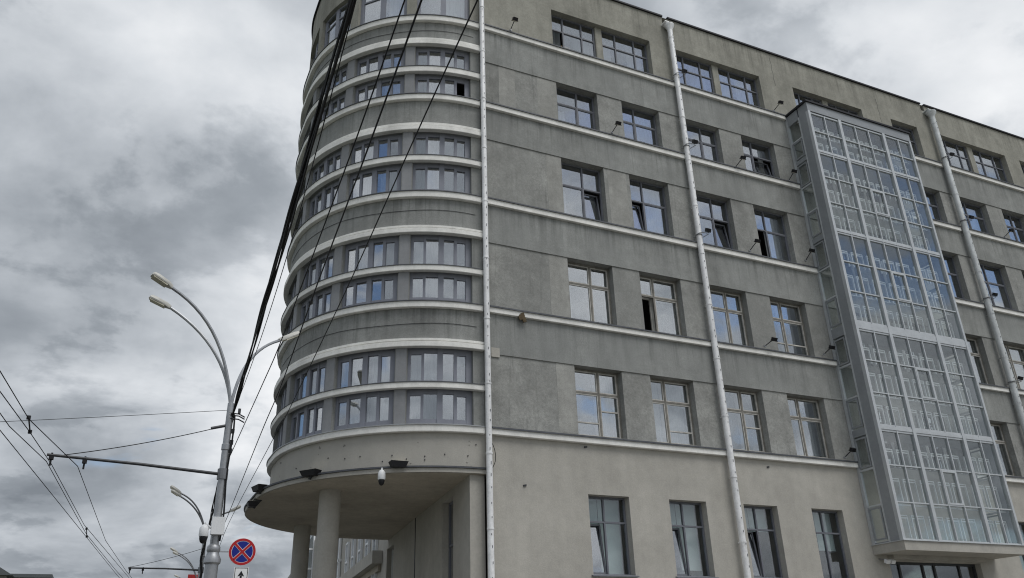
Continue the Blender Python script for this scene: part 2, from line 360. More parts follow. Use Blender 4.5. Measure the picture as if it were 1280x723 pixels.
for r in range(1, 5):                                 # slightly proud plaster bands over the window heads
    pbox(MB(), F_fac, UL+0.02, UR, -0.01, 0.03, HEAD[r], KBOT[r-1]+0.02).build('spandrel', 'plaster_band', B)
pipes_u = (8.64, 16.72, 31.30)
for r in range(5):
    segs = [(8.76, 16.64), (16.80, 22.10), (27.86, 31.18), (31.42, UR)]
    for a, b in segs:
        if r == 4 and False: continue
        o = sweep(MB(), F_fac, a, b, [(-0.02, KBOT[r]), (0.12, KBOT[r]), (0.128, KBOT[r]+0.01), (0.128, KTOP[r]-0.055), (-0.02, KTOP[r]-0.055)]).build('string_course', 'course', B)
        sweep(MB(), F_fac, a, b, [(-0.02, KTOP[r]-0.05), (0.165, KTOP[r]-0.075), (0.165, KTOP[r]-0.03), (-0.02, KTOP[r]+0.03)]).build('flashing', 'flashing' if r else 'flashing', o)
for a, b in [(UL, NOTCH[0][0]), (NOTCH[0][1], NOTCH[1][0]), (NOTCH[1][1], UR)]:
    sweep(MB(), F_fac, a, b, [(-0.4, ROOF), (0.07, ROOF-0.01), (0.07, ROOF+0.06), (-0.4, ROOF+0.08)]).build('coping', 'coping', B)
for a, b in NOTCH: MB().box(a-0.02, b+0.02, YF+0.325, YF+0.42, ROOF-0.5, ROOF+0.04).build('gutter_board', 'flashing_light', B)
# roof and inside
rp = [(UL, YF+0.3), (UR, YF+0.3), (UR, 31.7), (UL, 31.7)]
MB().prism(rp, ROOF-0.40, ROOF-0.34).build('roof', 'roof', B)
fl = MB()
for r in range(5): fl.box(8.9, UR-0.2, YF+0.28, 31.4, KTOP[r]-0.95, KTOP[r]-0.65)
fl.build('floor_slabs', 'interior_floor', B)
iw = MB().box(9.2, UR-0.2, YF+4.6, YF+4.8, -EYE, ROOF-0.42)
for u in (9.0, 13.6, 16.4, 19.1, 21.9, 24.8, 28.1, 31.2, 34.1, 36.9, 42.0, 50): iw.box(u, u+0.1, YF+0.27, YF+4.6, -EYE, ROOF-0.42)
iw.build('interior_walls', 'interior', B)
MB().box(9.75, UR, 31.7, 32.0, -EYE, ROOF).build('rear_wall', 'plaster_grey', B)
MB().box(UR-0.2, UR, YF, 31.7, -EYE, ROOF-0.01).build('end_wall', 'plaster_grey', B)

def window(kind, r, c, a, b, z0, z1, F=F_fac, parent=B):
    fm = 'white_plastic' if c in (4, 5) and kind in ('new', 'old') else {'new': 'frame_grey', 'old': 'frame_old', 'top': 'frame_grey', 'low': 'frame_grey'}[kind]; gm = {'old': 'glass_old', 'low': 'glass_low'}.get(kind, 'glass')
    fo = -0.24; fd = 0.07; fw = 0.05 if kind != 'old' else 0.058
    w = b-a; rnd = random.Random(r*31+c*7+3)
    if kind == 'top': xs = [0, 0.30, 0.71, 1.0] if w > 1.7 else [0, 0.5, 1]
    elif kind == 'low': xs = [0, 0.46, 1]
    else: xs = [0, 0.56, 1] if c % 2 == 0 else [0, 0.40, 1]
    tz = z1-(z1-z0)*{'new': 0.40, 'old': 0.35, 'top': 0.42, 'low': 0.33}[kind]
    S = [a+w*x for x in xs]; mb = MB()
    pbox(mb, F, a, a+fw, fo-fd, fo, z0, z1); pbox(mb, F, b-fw, b, fo-fd, fo, z0, z1)
    pbox(mb, F, a+fw, b-fw, fo-fd, fo, z0, z0+fw); pbox(mb, F, a+fw, b-fw, fo-fd, fo, z1-fw, z1)
    pbox(mb, F, a+fw, b-fw, fo-fd, fo-0.004, tz-fw*0.5, tz+fw*0.5)
    for s in S[1:-1]:
        pbox(mb, F, s-fw*0.5, s+fw*0.5, fo-fd, fo+0.003, z0+fw, tz-fw*0.5); pbox(mb, F, s-fw*0.5, s+fw*0.5, fo-fd, fo+0.003, tz+fw*0.5, z1-fw)
    wn = mb.build('window', 'frame_old_dark' if fm == 'frame_old' else fm, parent)
    if kind == 'old':                                 # inner sash set behind the outer one
        m2 = MB(); io = fo-0.17
        for s in (a+0.05, S[1]-0.07, S[1]+0.0, b-0.12): pbox(m2, F, s, s+0.07, io-0.05, io, z0+0.03, z1-0.03)
        for z in (z0+0.03, tz-0.04, z1-0.1): pbox(m2, F, a+0.12, b-0.12, io-0.045, io-0.005, z, z+0.07)
        m2.build('inner_sash', 'frame_old', wn)
    tilt = {('new', 2, 0): [1], ('new', 2, 1): [0], ('new', 2, 2): [1], ('low', 5, 0): [0], ('low', 5, 1): [0], ('low', 5, 2): [0], ('new', 1, 3): [1]}.get((kind, r, c), [])
    openp = {('top', 0, 0): [0], ('new', 2, 3): [0], ('old', 3, 1): [0], ('low', 5, 2): [], ('top', 0, 6): [0]}.get((kind, r, c), [])
    for k in range(len(S)-1):
        for lo, hi, row in ((z0+fw, tz-fw*0.5, 0), (tz+fw*0.5, z1-fw, 1)):
            p, q = S[k]+fw*0.5, S[k+1]-fw*0.5
            if k == 0: p = a+fw
            if k == len(S)-2: q = b-fw
            if row == 0 and k in openp: continue
            if row == 0 and k in tilt:                # bottom-hung sash leaning inwards
                lean = 0.16; t = MB(); o0 = fo-0.05; g = 0.045
                def T(s, f): x, y = F(s, o0-lean*f); return np.array([x, y, lo+(hi-lo)*f])
                for sa, sb, f0, f1 in ((p, p+g, 0, 1), (q-g, q, 0, 1), (p+g, q-g, 0, 0.035), (p+g, q-g, 0.965, 1)):
                    A = [T(sa, f0), T(sb, f0), T(sb, f1), T(sa, f1)]; n = np.array([0, 0.045, 0]); t.hexa([A[0], A[1], A[1]+n, A[0]+n, A[3], A[2], A[2]+n, A[3]+n])
                t.build('tilted_sash', fm, wn)
                A = [T(p+g, 0.03), T(q-g, 0.03), T(q-g, 0.97), T(p+g, 0.97)]; n = np.array([0, 0.008, 0])+np.array([0, 0.02, 0]); n2 = np.array([0, 0.02, 0])
                MB().hexa([A[0]+n2, A[1]+n2, A[1]+n, A[0]+n, A[3]+n2, A[2]+n2, A[2]+n, A[3]+n]).build('pane', 'glass_tilt', wn)
                continue
            if kind in ('old',) or (kind == 'new' and row == 0):   # own casement frame
                t = MB(); g = 0.028 if kind == 'new' else 0.034; of = fo-0.012
                pbox(t, F, p, p+g, of-0.04, of, lo, hi); pbox(t, F, q-g, q, of-0.04, of, lo, hi); pbox(t, F, p+g, q-g, of-0.04, of, lo, lo+g); pbox(t, F, p+g, q-g, of-0.04, of, hi-g, hi)
                t.build('casement', fm, wn); p, q, lo2, hi2 = p+g, q-g, lo+g, hi-g
            else: lo2, hi2 = lo, hi
            pn = MB(); pbox(pn, F, p-0.005, q+0.005, fo-0.045, fo-0.037, lo2-0.005, hi2+0.005); pn.build('pane', gm, wn)
            if kind == 'old' and row == 0 and rnd.random() < 0.35:   # small casement bar
                zz = lo2+(hi2-lo2)*rnd.choice((0.3, 0.62)); pbox(MB(), F, p, q, fo-0.05, fo-0.01, zz-0.02, zz+0.02).build('glazing_bar', fm, wn)
    ins = fo-0.34
    if kind == 'low':
        zb = {0: z0+0.05, 1: z0+0.25, 2: tz+0.02, 3: z0+0.95}.get(c, z0+rnd.random()*1.2)
        bs = blind(F, S[1], b-0.02, ins, zb, z1-0.02, 'blind_green', wn)
        blind(F, a+0.02, S[1]-0.02, ins, zb if c == 3 else tz, z1-0.02, 'blind_green', wn)
        so = MB(); sweep(so, F, a-0.06, b+0.06, [(-0.2, z0+0.01), (0.09, z0-0.05), (0.09, z0-0.02), (-0.2, z0+0.04)]); so.build('window_sill', 'frame_grey', wn)
    elif (kind, r, c) == ('old', 3, 7) or (kind, r, c) == ('new', 2, 7):
        blind(F, a+0.02, b-0.02, ins, z0+0.05, z1-0.1 if kind == 'old' else tz, 'blind_yellow', wn)
    else:
        for side in (0, 1):
            if rnd.random() < (0.72 if kind != 'old' else 0.45):
                f = rnd.uniform(0.18, 0.5)*w; p = (a+0.03, a+f) if side == 0 else (b-f, b-0.03)
                curtain(F, p[0], p[1], ins-0.06, z0+0.02, z1-0.02 if rnd.random() < 0.7 else tz, rnd.choice(['curtain', 'curtain_dim', 'curtain_dim']), wn)
    return wn
for w_ in wins: window(*w_)
# glazed shop window under the bay
mb = MB(); a, b, z0, z1 = 22.75, 27.05, -0.8, 2.86
for s in (a, a+0.62, a+1.7, a+2.25, a+3.45, b-0.08): pbox(mb, F_fac, s, s+0.08, -0.30, -0.22, z0, z1)
for z in (z0, 1.2, z1-0.08): pbox(mb, F_fac, a, b, -0.295, -0.225, z, z+0.08)
sw = mb.build('shop_window', 'dark_metal', B); SS = [a, a+0.62, a+1.7, a+2.25, a+3.45, b-0.08]
for s, t in zip(SS, SS[1:]):
    for zl, zh in ((z0+0.08, 1.2), (1.28, z1-0.08)): pbox(MB(), F_fac, s+0.075, t+0.005, -0.265, -0.257, zl-0.003, zh+0.003).build('pane', 'glass_low', sw)

# drainpipes with light-rope clips
def drainpipe(u, rad, ztop, m, hopper):
    y = YF-0.10-rad; o = MB().tube([(u, y, -EYE+0.25), (u, y, ztop)], rad, 14).build('drainpipe', m, B, True)
    MB().tube([(u, y, -EYE+0.27), (u, y-0.03, -EYE+0.15), (u, y-0.22, -EYE+0.04)], rad, 14).build('outlet', m, o, True)
    for z in steps(-EYE+1.0, ztop-0.4, 2.05): MB().tube([(u, y, z-0.025), (u, y, z+0.025)], rad+0.012, 14).bar((u, y, z), (u, YF+0.02, z), 0.03, 0.03).build('clamp', m, o)
    cl = MB(); rx = u+rad*0.05; ry = y-rad*1.0
    for z in steps(-EYE+0.9, ztop-0.3, 0.36): cl.obox((rx+random.uniform(-.02, .02), ry, z+random.uniform(-.09, .09)), (0.009, 0, 0.003), (0, 0.009, 0), (0, 0, 0.016+random.random()*0.026))
    cl.build('light_rope_clips', 'galv_dark', o)['kind'] = 'stuff'
    zs = steps(-EYE+0.8, ztop-0.2, 0.3); MB().tube([(rx+0.022+0.006*math.sin(i*2.1), ry+0.012, z) for i, z in enumerate(zs)], 0.006, 5).build('light_rope', 'white_plastic', o)
    if hopper:
        MB().tube([(u, y, ztop-0.06), (u, y, ztop+0.04), (u, y, ztop+0.2), (u, y, ztop+0.26)], [rad, rad*1.1, rad*1.9, rad*1.9], 14).build('hopper', m, o, True)
        MB().obox((u-0.14, y+0.2, ztop+0.32), (0.1, 0, 0), (0, 0.28, -0.03), (0, 0, 0.02)).build('spout', m, o)
drainpipe(8.64, 0.085, ROOF-0.3, 'pipe', False); drainpipe(16.72, 0.10, 22.72, 'pipe', True); drainpipe(31.32, 0.125, 22.72, 'pipe_grey', True)

# ------------------------------------------------------------------ rounded corner
DS = 0.16
RINGA = [None, (18.95, 19.22), (15.49, 15.77), (11.80, 12.06), (8.20, 8.46)]
RINGM = [None, (17.80, 18.06), (14.34, 14.58), (10.56, 10.78), (7.01, 7.22)]
RINGK = [(19.97, 20.23), (16.69, 16.93), (13.03, 13.28), (9.40, 9.63), (5.80, 6.03)]
DEG = math.pi/180*RB
units = [(2.7+27.35*k)*DEG for k in range(9)]; UW = 23.1*DEG
S_END = S3+1.5
bay_holes = []
for r in range(1, 5):
    for s in units: bay_holes += [(s, s+UW, RINGM[r][1]-0.03, RINGA[r][0]+0.03), (s, s+UW, RINGK[r][1]-0.03, RINGM[r][0]+0.03)]
top_holes = [(s, s+UW, 20.30, 21.98) for s in units]
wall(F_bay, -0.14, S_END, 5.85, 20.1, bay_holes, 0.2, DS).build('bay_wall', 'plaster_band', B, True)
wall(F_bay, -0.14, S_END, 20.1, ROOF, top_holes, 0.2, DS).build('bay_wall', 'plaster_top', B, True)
wall(F_bay, -0.14, S_END, 4.85, 5.85, [], 0.2, DS).build('bay_apron', 'plaster_beige_bay', B, True)
for r in range(5):
    a, b = RINGK[r]
    o = sweep(MB(), F_bay, -0.06, S_END, [(-0.02, a), (0.12, a), (0.13, a+0.012), (0.13, b-0.05), (-0.02, b-0.05)], DS).build('sill_ring', 'course', B, True)
    sweep(MB(), F_bay, -0.06, S_END, [(-0.19, b-0.045), (0.16, b-0.055), (0.16, b-0.03), (-0.19, b+0.012)], DS).build('flashing', 'flashing_light' if r == 4 else 'flashing', o, True)
    if r:
        a, b = RINGA[r]
        o = sweep(MB(), F_bay, -0.08, S_END, [(-0.02, a), (0.14, a), (0.15, a+0.012), (0.15, a+0.15), (0.08, a+0.155), (0.08, a+0.18), (0.12, a+0.185), (0.12, b-0.01), (0.09, b), (-0.02, b)], DS).build('lintel_ring', 'course', B, True)
        a, b = RINGM[r]
        o = sweep(MB(), F_bay, -0.08, S_END, [(-0.02, a), (0.12, a), (0.13, a+0.012), (0.13, b-0.05), (-0.02, b-0.05)], DS).build('middle_ring', 'course', B, True)
        sweep(MB(), F_bay, -0.08, S_END, [(-0.19, b-0.045), (0.15, b-0.055), (0.15, b-0.035), (-0.19, b+0.01)], DS).build('flashing', 'flashing', o, True)
sweep(MB(), F_bay, -0.14, S_END, [(-0.35, ROOF), (0.07, ROOF-0.01), (0.07, ROOF+0.06), (-0.35, ROOF+0.08)], DS).build('coping', 'coping', B, True)
inner = [F_bay(s, -0.3) for s in steps(-0.1, S3, 0.4)]+[(9.4, CY2+RB-0.3), (9.4, CY1-RB+0.3)]
MB().prism(inner, ROOF-0.4, ROOF-0.33).build('roof', 'roof', B)
fl = MB()
for r in range(5): fl.prism(inner, RINGK[r][0]-0.75, RINGK[r][0]-0.5)
fl.build('floor_slabs', 'interior_floor', B)
core = [F_bay(s, -2.6) for s in steps(0, S3, 0.6)]+[(9.3, CY2+RB-2.6), (9.3, CY1-RB+2.6)]
MB().prism(core, 4.95, ROOF-0.41).build('core_wall', 'interior', B)
# flat grey cladding on the piers between window units
for r in range(1, 5):
    for k in range(len(units)-1):
        a, b = units[k]+UW+0.02, units[k+1]-0.02
        for lo, hi in ((RINGM[r][1]-0.02, RINGA[r][0]+0.01), (RINGK[r][1]-0.02, RINGM[r][0]+0.01)):
            pbox(MB(), F_bay, a, b, -0.05, 0.012, lo, hi, DS).build('pier', 'pier_bay', B, True)
def bay_unit(s0, z0, z1, r, k, low):
    fo = -0.12; fd = 0.07; top = 0.13; bot = 0.20 if low else 0.10; mb = MB()
    d = [0.0, 2.1, 5.5, 6.6, 10.6, 12.6, 17.3, 18.3, 22.1, 23.1]
    X = [s0+x*DEG for x in d]; rnd = random.Random(r*100+k*10+low)
    for i in range(0, 10, 2): pbox(mb, F_bay, X[i], X[i+1], fo-fd, fo+(0.012 if i == 4 else 0), z0, z1, DS)
    for i in range(1, 9, 2): pbox(mb, F_bay, X[i], X[i+1], fo-fd, fo-0.01, z1-top, z1, DS); pbox(mb, F_bay, X[i], X[i+1], fo-fd, fo-0.01, z0, z0+bot, DS)
    wn = mb.build('bay_window', 'frame_bay', B)
    opened = (r, k, low) in ((1, 0, True),) 
    for i in range(1, 9, 2):
        lo, hi = z0+bot, z1-top
        if i in (1, 7): lo += 0.0; hi -= 0.05; pbox(mb2 := MB(), F_bay, X[i], X[i+1], fo-fd+0.01, fo-0.012, hi, hi+0.05); mb2.build('casement', 'frame_bay', wn)
        if opened and i == 1: continue
        pbox(MB(), F_bay, X[i]-0.003, X[i+1]+0.003, fo-0.05, fo-0.042, lo-0.003, hi+0.003).build('pane', 'glass', wn)
    if rnd.random() < 0.6: curtain(F_bay, X[5], X[8], fo-0.30, z0+0.02, z1-0.05, rnd.choice(['curtain_dim', 'curtain_dim', 'curtain']), wn)
    if rnd.random() < 0.25: curtain(F_bay, X[1], X[4], fo-0.30, z0+0.02, z1-0.05, 'curtain', wn)
for r in range(1, 5):
    for k, s in enumerate(units[:6]):
        bay_unit(s, RINGM[r][1]-0.03, RINGA[r][0]+0.03, r, k, False); bay_unit(s, RINGK[r][1]-0.03, RINGM[r][0]+0.03, r, k, True)
for k, s in enumerate(units[:6]):
    z0, z1 = 20.30, 21.98; fo = -0.12; X = [s, s+1.6*DEG, s+10.4*DEG, s+12.7*DEG, s+21.5*DEG, s+UW]; mb = MB()
    for i in (0, 2, 4): pbox(mb, F_bay, X[i], X[i+1], fo-0.08, fo, z0, z1)
    for i in (1, 3):
        for za, zb in ((z0, z0+0.06), (z1-0.55, z1-0.49), (z1-0.07, z1)): pbox(mb, F_bay, X[i], X[i+1], fo-0.07, fo-0.01, za, zb)
    wn = mb.build('bay_window', 'frame_bay', B)
    for i in (1, 3):
        for za, zb in ((z0+0.06, z1-0.55), (z1-0.49, z1-0.07)):
            if (k, i) == (3, 1) and zb < z1-0.3: continue
            pbox(MB(), F_bay, X[i]-0.003, X[i+1]+0.003, fo-0.05, fo-0.042, za-0.003, zb+0.003).build('pane', 'glass', wn)
    curtain(F_bay, s+0.05, s+UW*0.45, fo-0.3, z0, z1-0.05, 'curtain', wn)
# thin cable lines stapled round the bay bands
for r, zz in ((2, 12.62), (3, 8.93), (1, 19.6)):
    zz = {2: 12.62, 3: 8.93, 1: 19.6}[r]
    MB().tube([(*F_bay(s, 0.012), zz+0.02*math.sin(i*0.6)) for i, s in enumerate(steps(0.1, S1*1.1, 0.35))], 0.007, 5).build('stapled_cable', 'dark_metal', B)
# canopy on columns
def canopy_poly(R, x0):
    c = (8.6, 25.1); c2 = (8.6, 26.85); P = [(c[0]-R*math.sin(t), c[1]-R*math.cos(t)) for t in np.linspace(0, math.pi/2, 40)]
    P += [(c2[0]-R*math.cos(t), c2[1]+R*math.sin(t)) for t in np.linspace(0, math.pi/2, 40)]
    return P+[(x0, c2[1]+R)]+([(x0, 20.4), (8.58, 20.4)] if x0 > 9 else [(x0, c[1]-R)])
MB().prism(canopy_poly(5.12, 8.74), 4.74, 4.85).build('canopy', 'plaster_beige', B)
MB().prism(canopy_poly(5.16, 8.76), 4.855, 4.90).build('canopy_flashing', 'flashing', B)
MB().prism([(a, b) for a, b in canopy_poly(5.06, 11.2)], 4.725, 4.738).build('canopy_soffit', 'soffit', B)
for (x, y, rr) in ((5.24, 23.25, 0.30), (5.75, 29.45, 0.28)):
    MB().tube([(x, y, -EYE), (x, y, 4.73)], rr, 32).build('column', 'plaster_beige', B, True)
# wall under the canopy (end wall along the side street)
eh = [(1.75, 3.02, 1.2, 4.52), (10.65, 12.3, -1.5, 4.4)]
wall(F_end, 0.0, 30.0, -EYE, 4.73, eh, 0.3).build('street_wall', 'plaster_beige', B)
MB().quad((8.2, 20.12, -EYE), (8.62, 20.12, -EYE), (8.62, 20.12, 4.735), (8.2, 20.12, 4.735)).build('pier', 'plaster_beige', B)
pbox(MB(), F_end, 6.75, 6.80, -0.02, 0.02, -EYE, 4.72).build('wall_joint', 'dark_metal', B)
for a, b, z0, z1 in eh:
    mb = MB(); mid = (a+b)/2
    for s in (a, mid-0.03, b-0.06): pbox(mb, F_end, s, s+0.06, -0.26, -0.19, z0, z1)
    for z in (z0, z0+(z1-z0)*0.62, z1-0.06): pbox(mb, F_end, a, b, -0.255, -0.195, z, z+0.06)
    wn = mb.build('window', 'frame_grey' if z0 > 0 else 'dark_metal', B)
    for p, q in ((a+0.06, mid-0.03), (mid+0.03, b-0.06)):
        for zl, zh in ((z0+0.06, z0+(z1-z0)*0.62), (z0+(z1-z0)*0.62+0.06, z1-0.06)): pbox(MB(), F_end, p-0.003, q+0.003, -0.23, -0.222, zl-0.003, zh+0.003).build('pane', 'glass', wn)
    if z0 > 0: sweep(MB(), F_end, a-0.06, b+0.06, [(-0.2, z0+0.01), (0.09, z0-0.05), (0.09, z0-0.02), (-0.2, z0+0.04)]).build('window_sill', 'flashing_light', wn)
MB().box(10.4, 10.5, 20.4, 31.5, -EYE, 4.7).build('inner_partition', 'interior', B)

# ------------------------------------------------------------------ tall glazed bay
GY = 18.80; GX0, GX1 = 22.15, 27.82
def F_g(s, off=0.0): return (s, GY-off)
G = MB()
storeys = [(3.33, 6.84, [4.5, 5.68]), (7.0, 10.42, [8.14, 9.30]), (10.72, 14.28, [11.9, 13.09]), (14.40, 17.78, [15.56, 16.69]), (17.88, 19.67, [18.80])]
thin = [23.01, 24.64, 25.375, 27.06]; thick = [(23.74, 23.88), (26.16, 26.30)]
posts = [(22.15, 22.27)]+thick+[(27.72, 27.82)]
for a, b in posts: pbox(G, F_g, a, b, -0.10, 0.035, 3.30, 19.72)
for u in thin: pbox(G, F_g, u-0.022, u+0.022, -0.07, 0.012, 3.33, 19.67)
glz = G.build('glazed_bay', 'alu', B)
cellx = [(22.27, 22.988), (23.032, 23.74), (23.88, 24.618), (24.662, 25.353), (25.397, 26.16), (26.30, 27.038), (27.082, 27.72)]
bars = MB()
for (z0, z1, hs) in storeys:
    pbox(bars, F_g, 22.27, 27.72, -0.08, 0.0, z0-0.02, z0+0.045); pbox(bars, F_g, 22.27, 27.72, -0.08, 0.0, z1-0.045, z1+0.02)
    for h in hs: pbox(bars, F_g, 22.27, 27.72, -0.072, 0.006, h-0.021, h+0.021)
bars.build('transoms', 'alu', glz)
for z0, z1 in ((6.865, 6.975), (10.445, 10.695), (14.305, 14.375), (17.805, 17.855)): pbox(MB(), F_g, 22.27, 27.72, -0.075, 0.02, z0, z1).build('floor_band', 'alu', glz)
pbox(MB(), F_g, GX0, GX1, -0.1, 0.03, 19.722, 20.12).build('fascia', 'alu_panel', glz)
MB().box(GX0-0.07, GX1+0.05, GY-0.09, YF-0.001, 20.121, 20.20).build('bay_roof', 'coping', glz)
for (z0, z1, hs) in storeys:
    Z = [z0]+hs+[z1]
    for row, (lo, hi) in enumerate(zip(Z, Z[1:])):
        for ci, (a, b) in enumerate(cellx):
            lo2, hi2 = lo+0.025, hi-0.025
            t = MB(); io = -0.30; g = 0.035; zt_ = lo2+(hi2-lo2)*(0.72 if row < len(Z)-2 else 0.55); sh = 0.10 if ci % 2 else 0.04
            pbox(t, F_g, a+sh, a+sh+g, io-0.05, io, lo2, zt_); pbox(t, F_g, b-0.03-g, b-0.03, io-0.05, io, lo2, zt_); pbox(t, F_g, a+sh+g, b-0.03-g, io-0.05, io, zt_-g, zt_); pbox(t, F_g, a+sh+g, b-0.03-g, io-0.05, io, zt_-g*3.2, zt_-g*2.2)
            t.build('inner_sash', 'white_plastic', glz)
            if ci == 3 and row == len(Z)-3 and z0 < 17:       # opening light with its own sash
                t = MB(); g = 0.06
                pbox(t, F_g, a, a+g, -0.06, 0.02, lo2, hi2); pbox(t, F_g, b-g, b, -0.06, 0.02, lo2, hi2); pbox(t, F_g, a+g, b-g, -0.06, 0.02, lo2, lo2+g); pbox(t, F_g, a+g, b-g, -0.06, 0.02, hi2-g, hi2)
                t.build('opening_light', 'alu', glz)
            pbox(MB(), F_g, a-0.004, b+0.004, -0.045, -0.037, lo2-0.006, hi2+0.006).build('pane', 'glass_bay', glz)
# sides
for gx, sg in ((GX0, 1), (GX1, -1)):
    def F_s(s, off=0.0, gx=gx, sg=sg): return (gx-sg*off, GY+s)
    sd = MB(); pbox(sd, F_s, 0.102, 0.46, -0.08, 0.0, 3.33, 20.11)
    sp_ = sd.build('corner_panel', 'alu_panel', glz)
    sd = MB(); pbox(sd, F_s, 1.08, 1.19, -0.08, 0.02, 3.33, 20.11); pbox(sd, F_s, 0.46, 0.52, -0.08, 0.01, 3.33, 19.7)
    for (z0, z1, hs) in storeys:
        for h in hs: pbox(sd, F_s, 0.52, 1.08, -0.07, 0.0, h-0.03, h+0.03)
    sd.build('side_frame', 'alu', glz)
    for z0, z1 in ((3.33, 3.37), (6.80, 7.04), (10.39, 10.75), (14.24, 14.44), (17.75, 17.92), (19.64, 20.11)): pbox(MB(), F_s, 0.52, 1.08, -0.075, 0.0, z0, z1).build('floor_band', 'alu_panel', glz)
    for (z0, z1, hs) in storeys:
        Z = [z0+0.04]+hs+[z1-0.04]
        for row, (lo, hi) in enumerate(zip(Z, Z[1:])):
            pbox(MB(), F_s, 0.517, 1.083, -0.045, -0.037, lo+0.027, hi-0.027).build('pane', 'glass_bay', glz)
            if row != 1:
                t = MB(); a, b, lo2, hi2, g = 0.56, 1.05, lo+0.06, hi-0.06, 0.05
                pbox(t, F_s, a, a+g, -0.03, 0.012, lo2, hi2); pbox(t, F_s, b-g, b, -0.03, 0.012, lo2, hi2); pbox(t, F_s, a+g, b-g, -0.03, 0.012, lo2, lo2+g); pbox(t, F_s, a+g, b-g, -0.03, 0.012, hi2-g, hi2)
                t.build('opening_light', 'alu_panel', glz)
# floors and inner balcony fittings
for z in (6.92, 10.57, 14.34, 17.83):
    MB().box(GX0+0.09, GX1-0.09, GY+0.085, YF-0.035, z-0.07, z+0.07).build('bay_floor', 'alu_panel', glz)
for z in (4.45, 8.1, 11.85, 15.55, 18.75):
    MB().box(GX0+0.09, GX1-0.09, GY+0.20, GY+0.24, z-0.02, z+0.02).build('handrail', 'alu', glz)
MB().box(GX0-0.02, GX1+0.02, GY-0.06, YF-0.002, 3.02, 3.30).build('bay_slab', 'plaster_beige', glz)
MB().box(GX0-0.06, GX1+0.06, GY-0.10, YF-0.003, 3.302, 3.325).build('slab_flashing', 'alu', glz)
MB().box(22.72, 27.1, YF-0.25, YF-0.004, 2.90, 3.018).build('slab_beam', 'plaster_beige', glz)

# ------------------------------------------------------------------ floodlights on the facade
FLG = 'small floodlights on the facade'
def floodlight(base, head, label, tilt=-0.5):
    base, head = np.array(base, float), np.array(head, float)
    t = thing('floodlight', label, 'floodlight', base, FLG)
    MB().tube([base, base+(head-base)*0.5+np.array([0, 0, 0.01]), head], 0.016, 6).build('arm', 'dark_metal', t)
    MB().obox(base, (0.03, 0, 0), (0, 0.03, 0), (0, 0, 0.03)).build('base_plate', 'galv', t)
    d = np.array([0, 0.5, -0.86]); x = np.array([1.0, 0, 0]); n = np.cross(x, d)
    h = MB().obox(head+n*0.0, x*0.085, d*0.05, n*0.06).obox(head+d*0.06, x*0.10, d*0.012, n*0.075).build('lamp_head', 'black', t)
    MB().obox(head+d*0.0735, x*0.085, d*0.003, n*0.06).build('lens', 'lamp_lens', h)
crs = ['uppermost', 'second', 'third', 'fourth', 'lowest']
def wall_flood(bp, hp, label):
    b = at_y(*bp, YF-0.10); h = at_y(*hp, YF-0.42); floodlight(b, h, label)
wall_flood((638, 38), (644, 24), 'black floodlight on an arm above the uppermost cornice between first drainpipe and top-floor windows')
wall_flood((765, 166), (773, 154), 'black floodlight on an arm above the second string course between two windows')
wall_flood((918, 211), (929, 197), 'black floodlight on an arm in front of a window, second course, beside glazed bay')
wall_flood((937, 314), (947, 301), 'black floodlight on an arm beside the window with an open black casement')
wall_flood((956, 433), (968, 424), 'black floodlight on an arm between two old white-framed windows left of the glazed bay')
wall_flood((967, 139), (976, 128), 'thin-armed floodlight on the uppermost cornice just left of the glazed bay roof')
wall_flood((1256, 296), (1264, 288), 'black floodlight on an arm below a window right of the third drainpipe')
for (bx, by, hx, hy, nm) in ((986, 226, 993, 214, 'second'), (1007, 326, 1015, 313, 'third'), (1030, 443, 1040, 434, 'fourth'), (1056, 572, 1066, 562, 'lowest')):
    wall_flood((bx, by), (hx, hy), 'floodlight at the left edge of the glazed bay above the %s string course' % nm)
def pipe_flood(u, z, rad, label):
    y = YF-0.10-2*rad; t = thing('floodlight', label, 'floodlight', (u, y, z), FLG)
    MB().tube([(u-0.16, y+rad, z-0.05), (u-0.1, y-0.05, z), (u, y-0.10, z+0.01), (u+0.2, y-0.12, z+0.02), (u+0.26, y-0.16, z+0.05)], 0.015, 6).tube([(u-0.18, y+rad*2, z-0.06), (u+0.16, y+rad, z-0.04), (u+0.26, y-0.12, z+0.0)], 0.012, 6).build('bracket', 'galv_dark', t)
    MB().tube([(u, y+rad, z-0.02), (u, y+rad, z+0.02)], rad+0.015, 12).build('pipe_clamp', 'galv_dark', t)
    h = MB().obox((u+0.22, y-0.14, z+0.12), (0.09, 0, 0), (0, 0.05, 0.03), (0, -0.03, 0.06)).build('lamp_head', 'black', t)
    MB().obox((u+0.22, y-0.185, z+0.093), (0.075, 0, 0), (0, 0.003, 0.002), (0, -0.025, 0.05)).build('lens', 'lamp_lens', h)
for u, rad, nm, pts in ((16.72, 0.10, 'drainpipe with a funnel top between window pairs', (20.45, 17.2, 13.5)), (31.32, 0.125, 'wide drainpipe right of glazed bay', (20.42, 17.15, 13.45, 9.8))):
    for z, w in zip(pts, ('uppermost', 'second', 'third', 'fourth')): pipe_flood(u, z, rad, 'floodlight clamped to the %s at the %s course' % (nm, w))
t = thing('floodlight', 'pale twin floodlight under the left corner of the glazed bay slab', 'floodlight', (22.3, YF-0.02, 2.86), FLG)
MB().tube([(22.3, YF, 2.9), (22.35, YF-0.2, 2.86), (22.5, YF-0.22, 2.84)], 0.02, 6).build('arm', 'galv_dark', t)
for dx in (0.0, 0.22): MB().obox((22.38+dx, YF-0.25, 2.80), (0.08, 0, 0), (0, 0.05, 0.03), (0, -0.03, 0.05)).build('lamp_head', 'white_plastic', t)

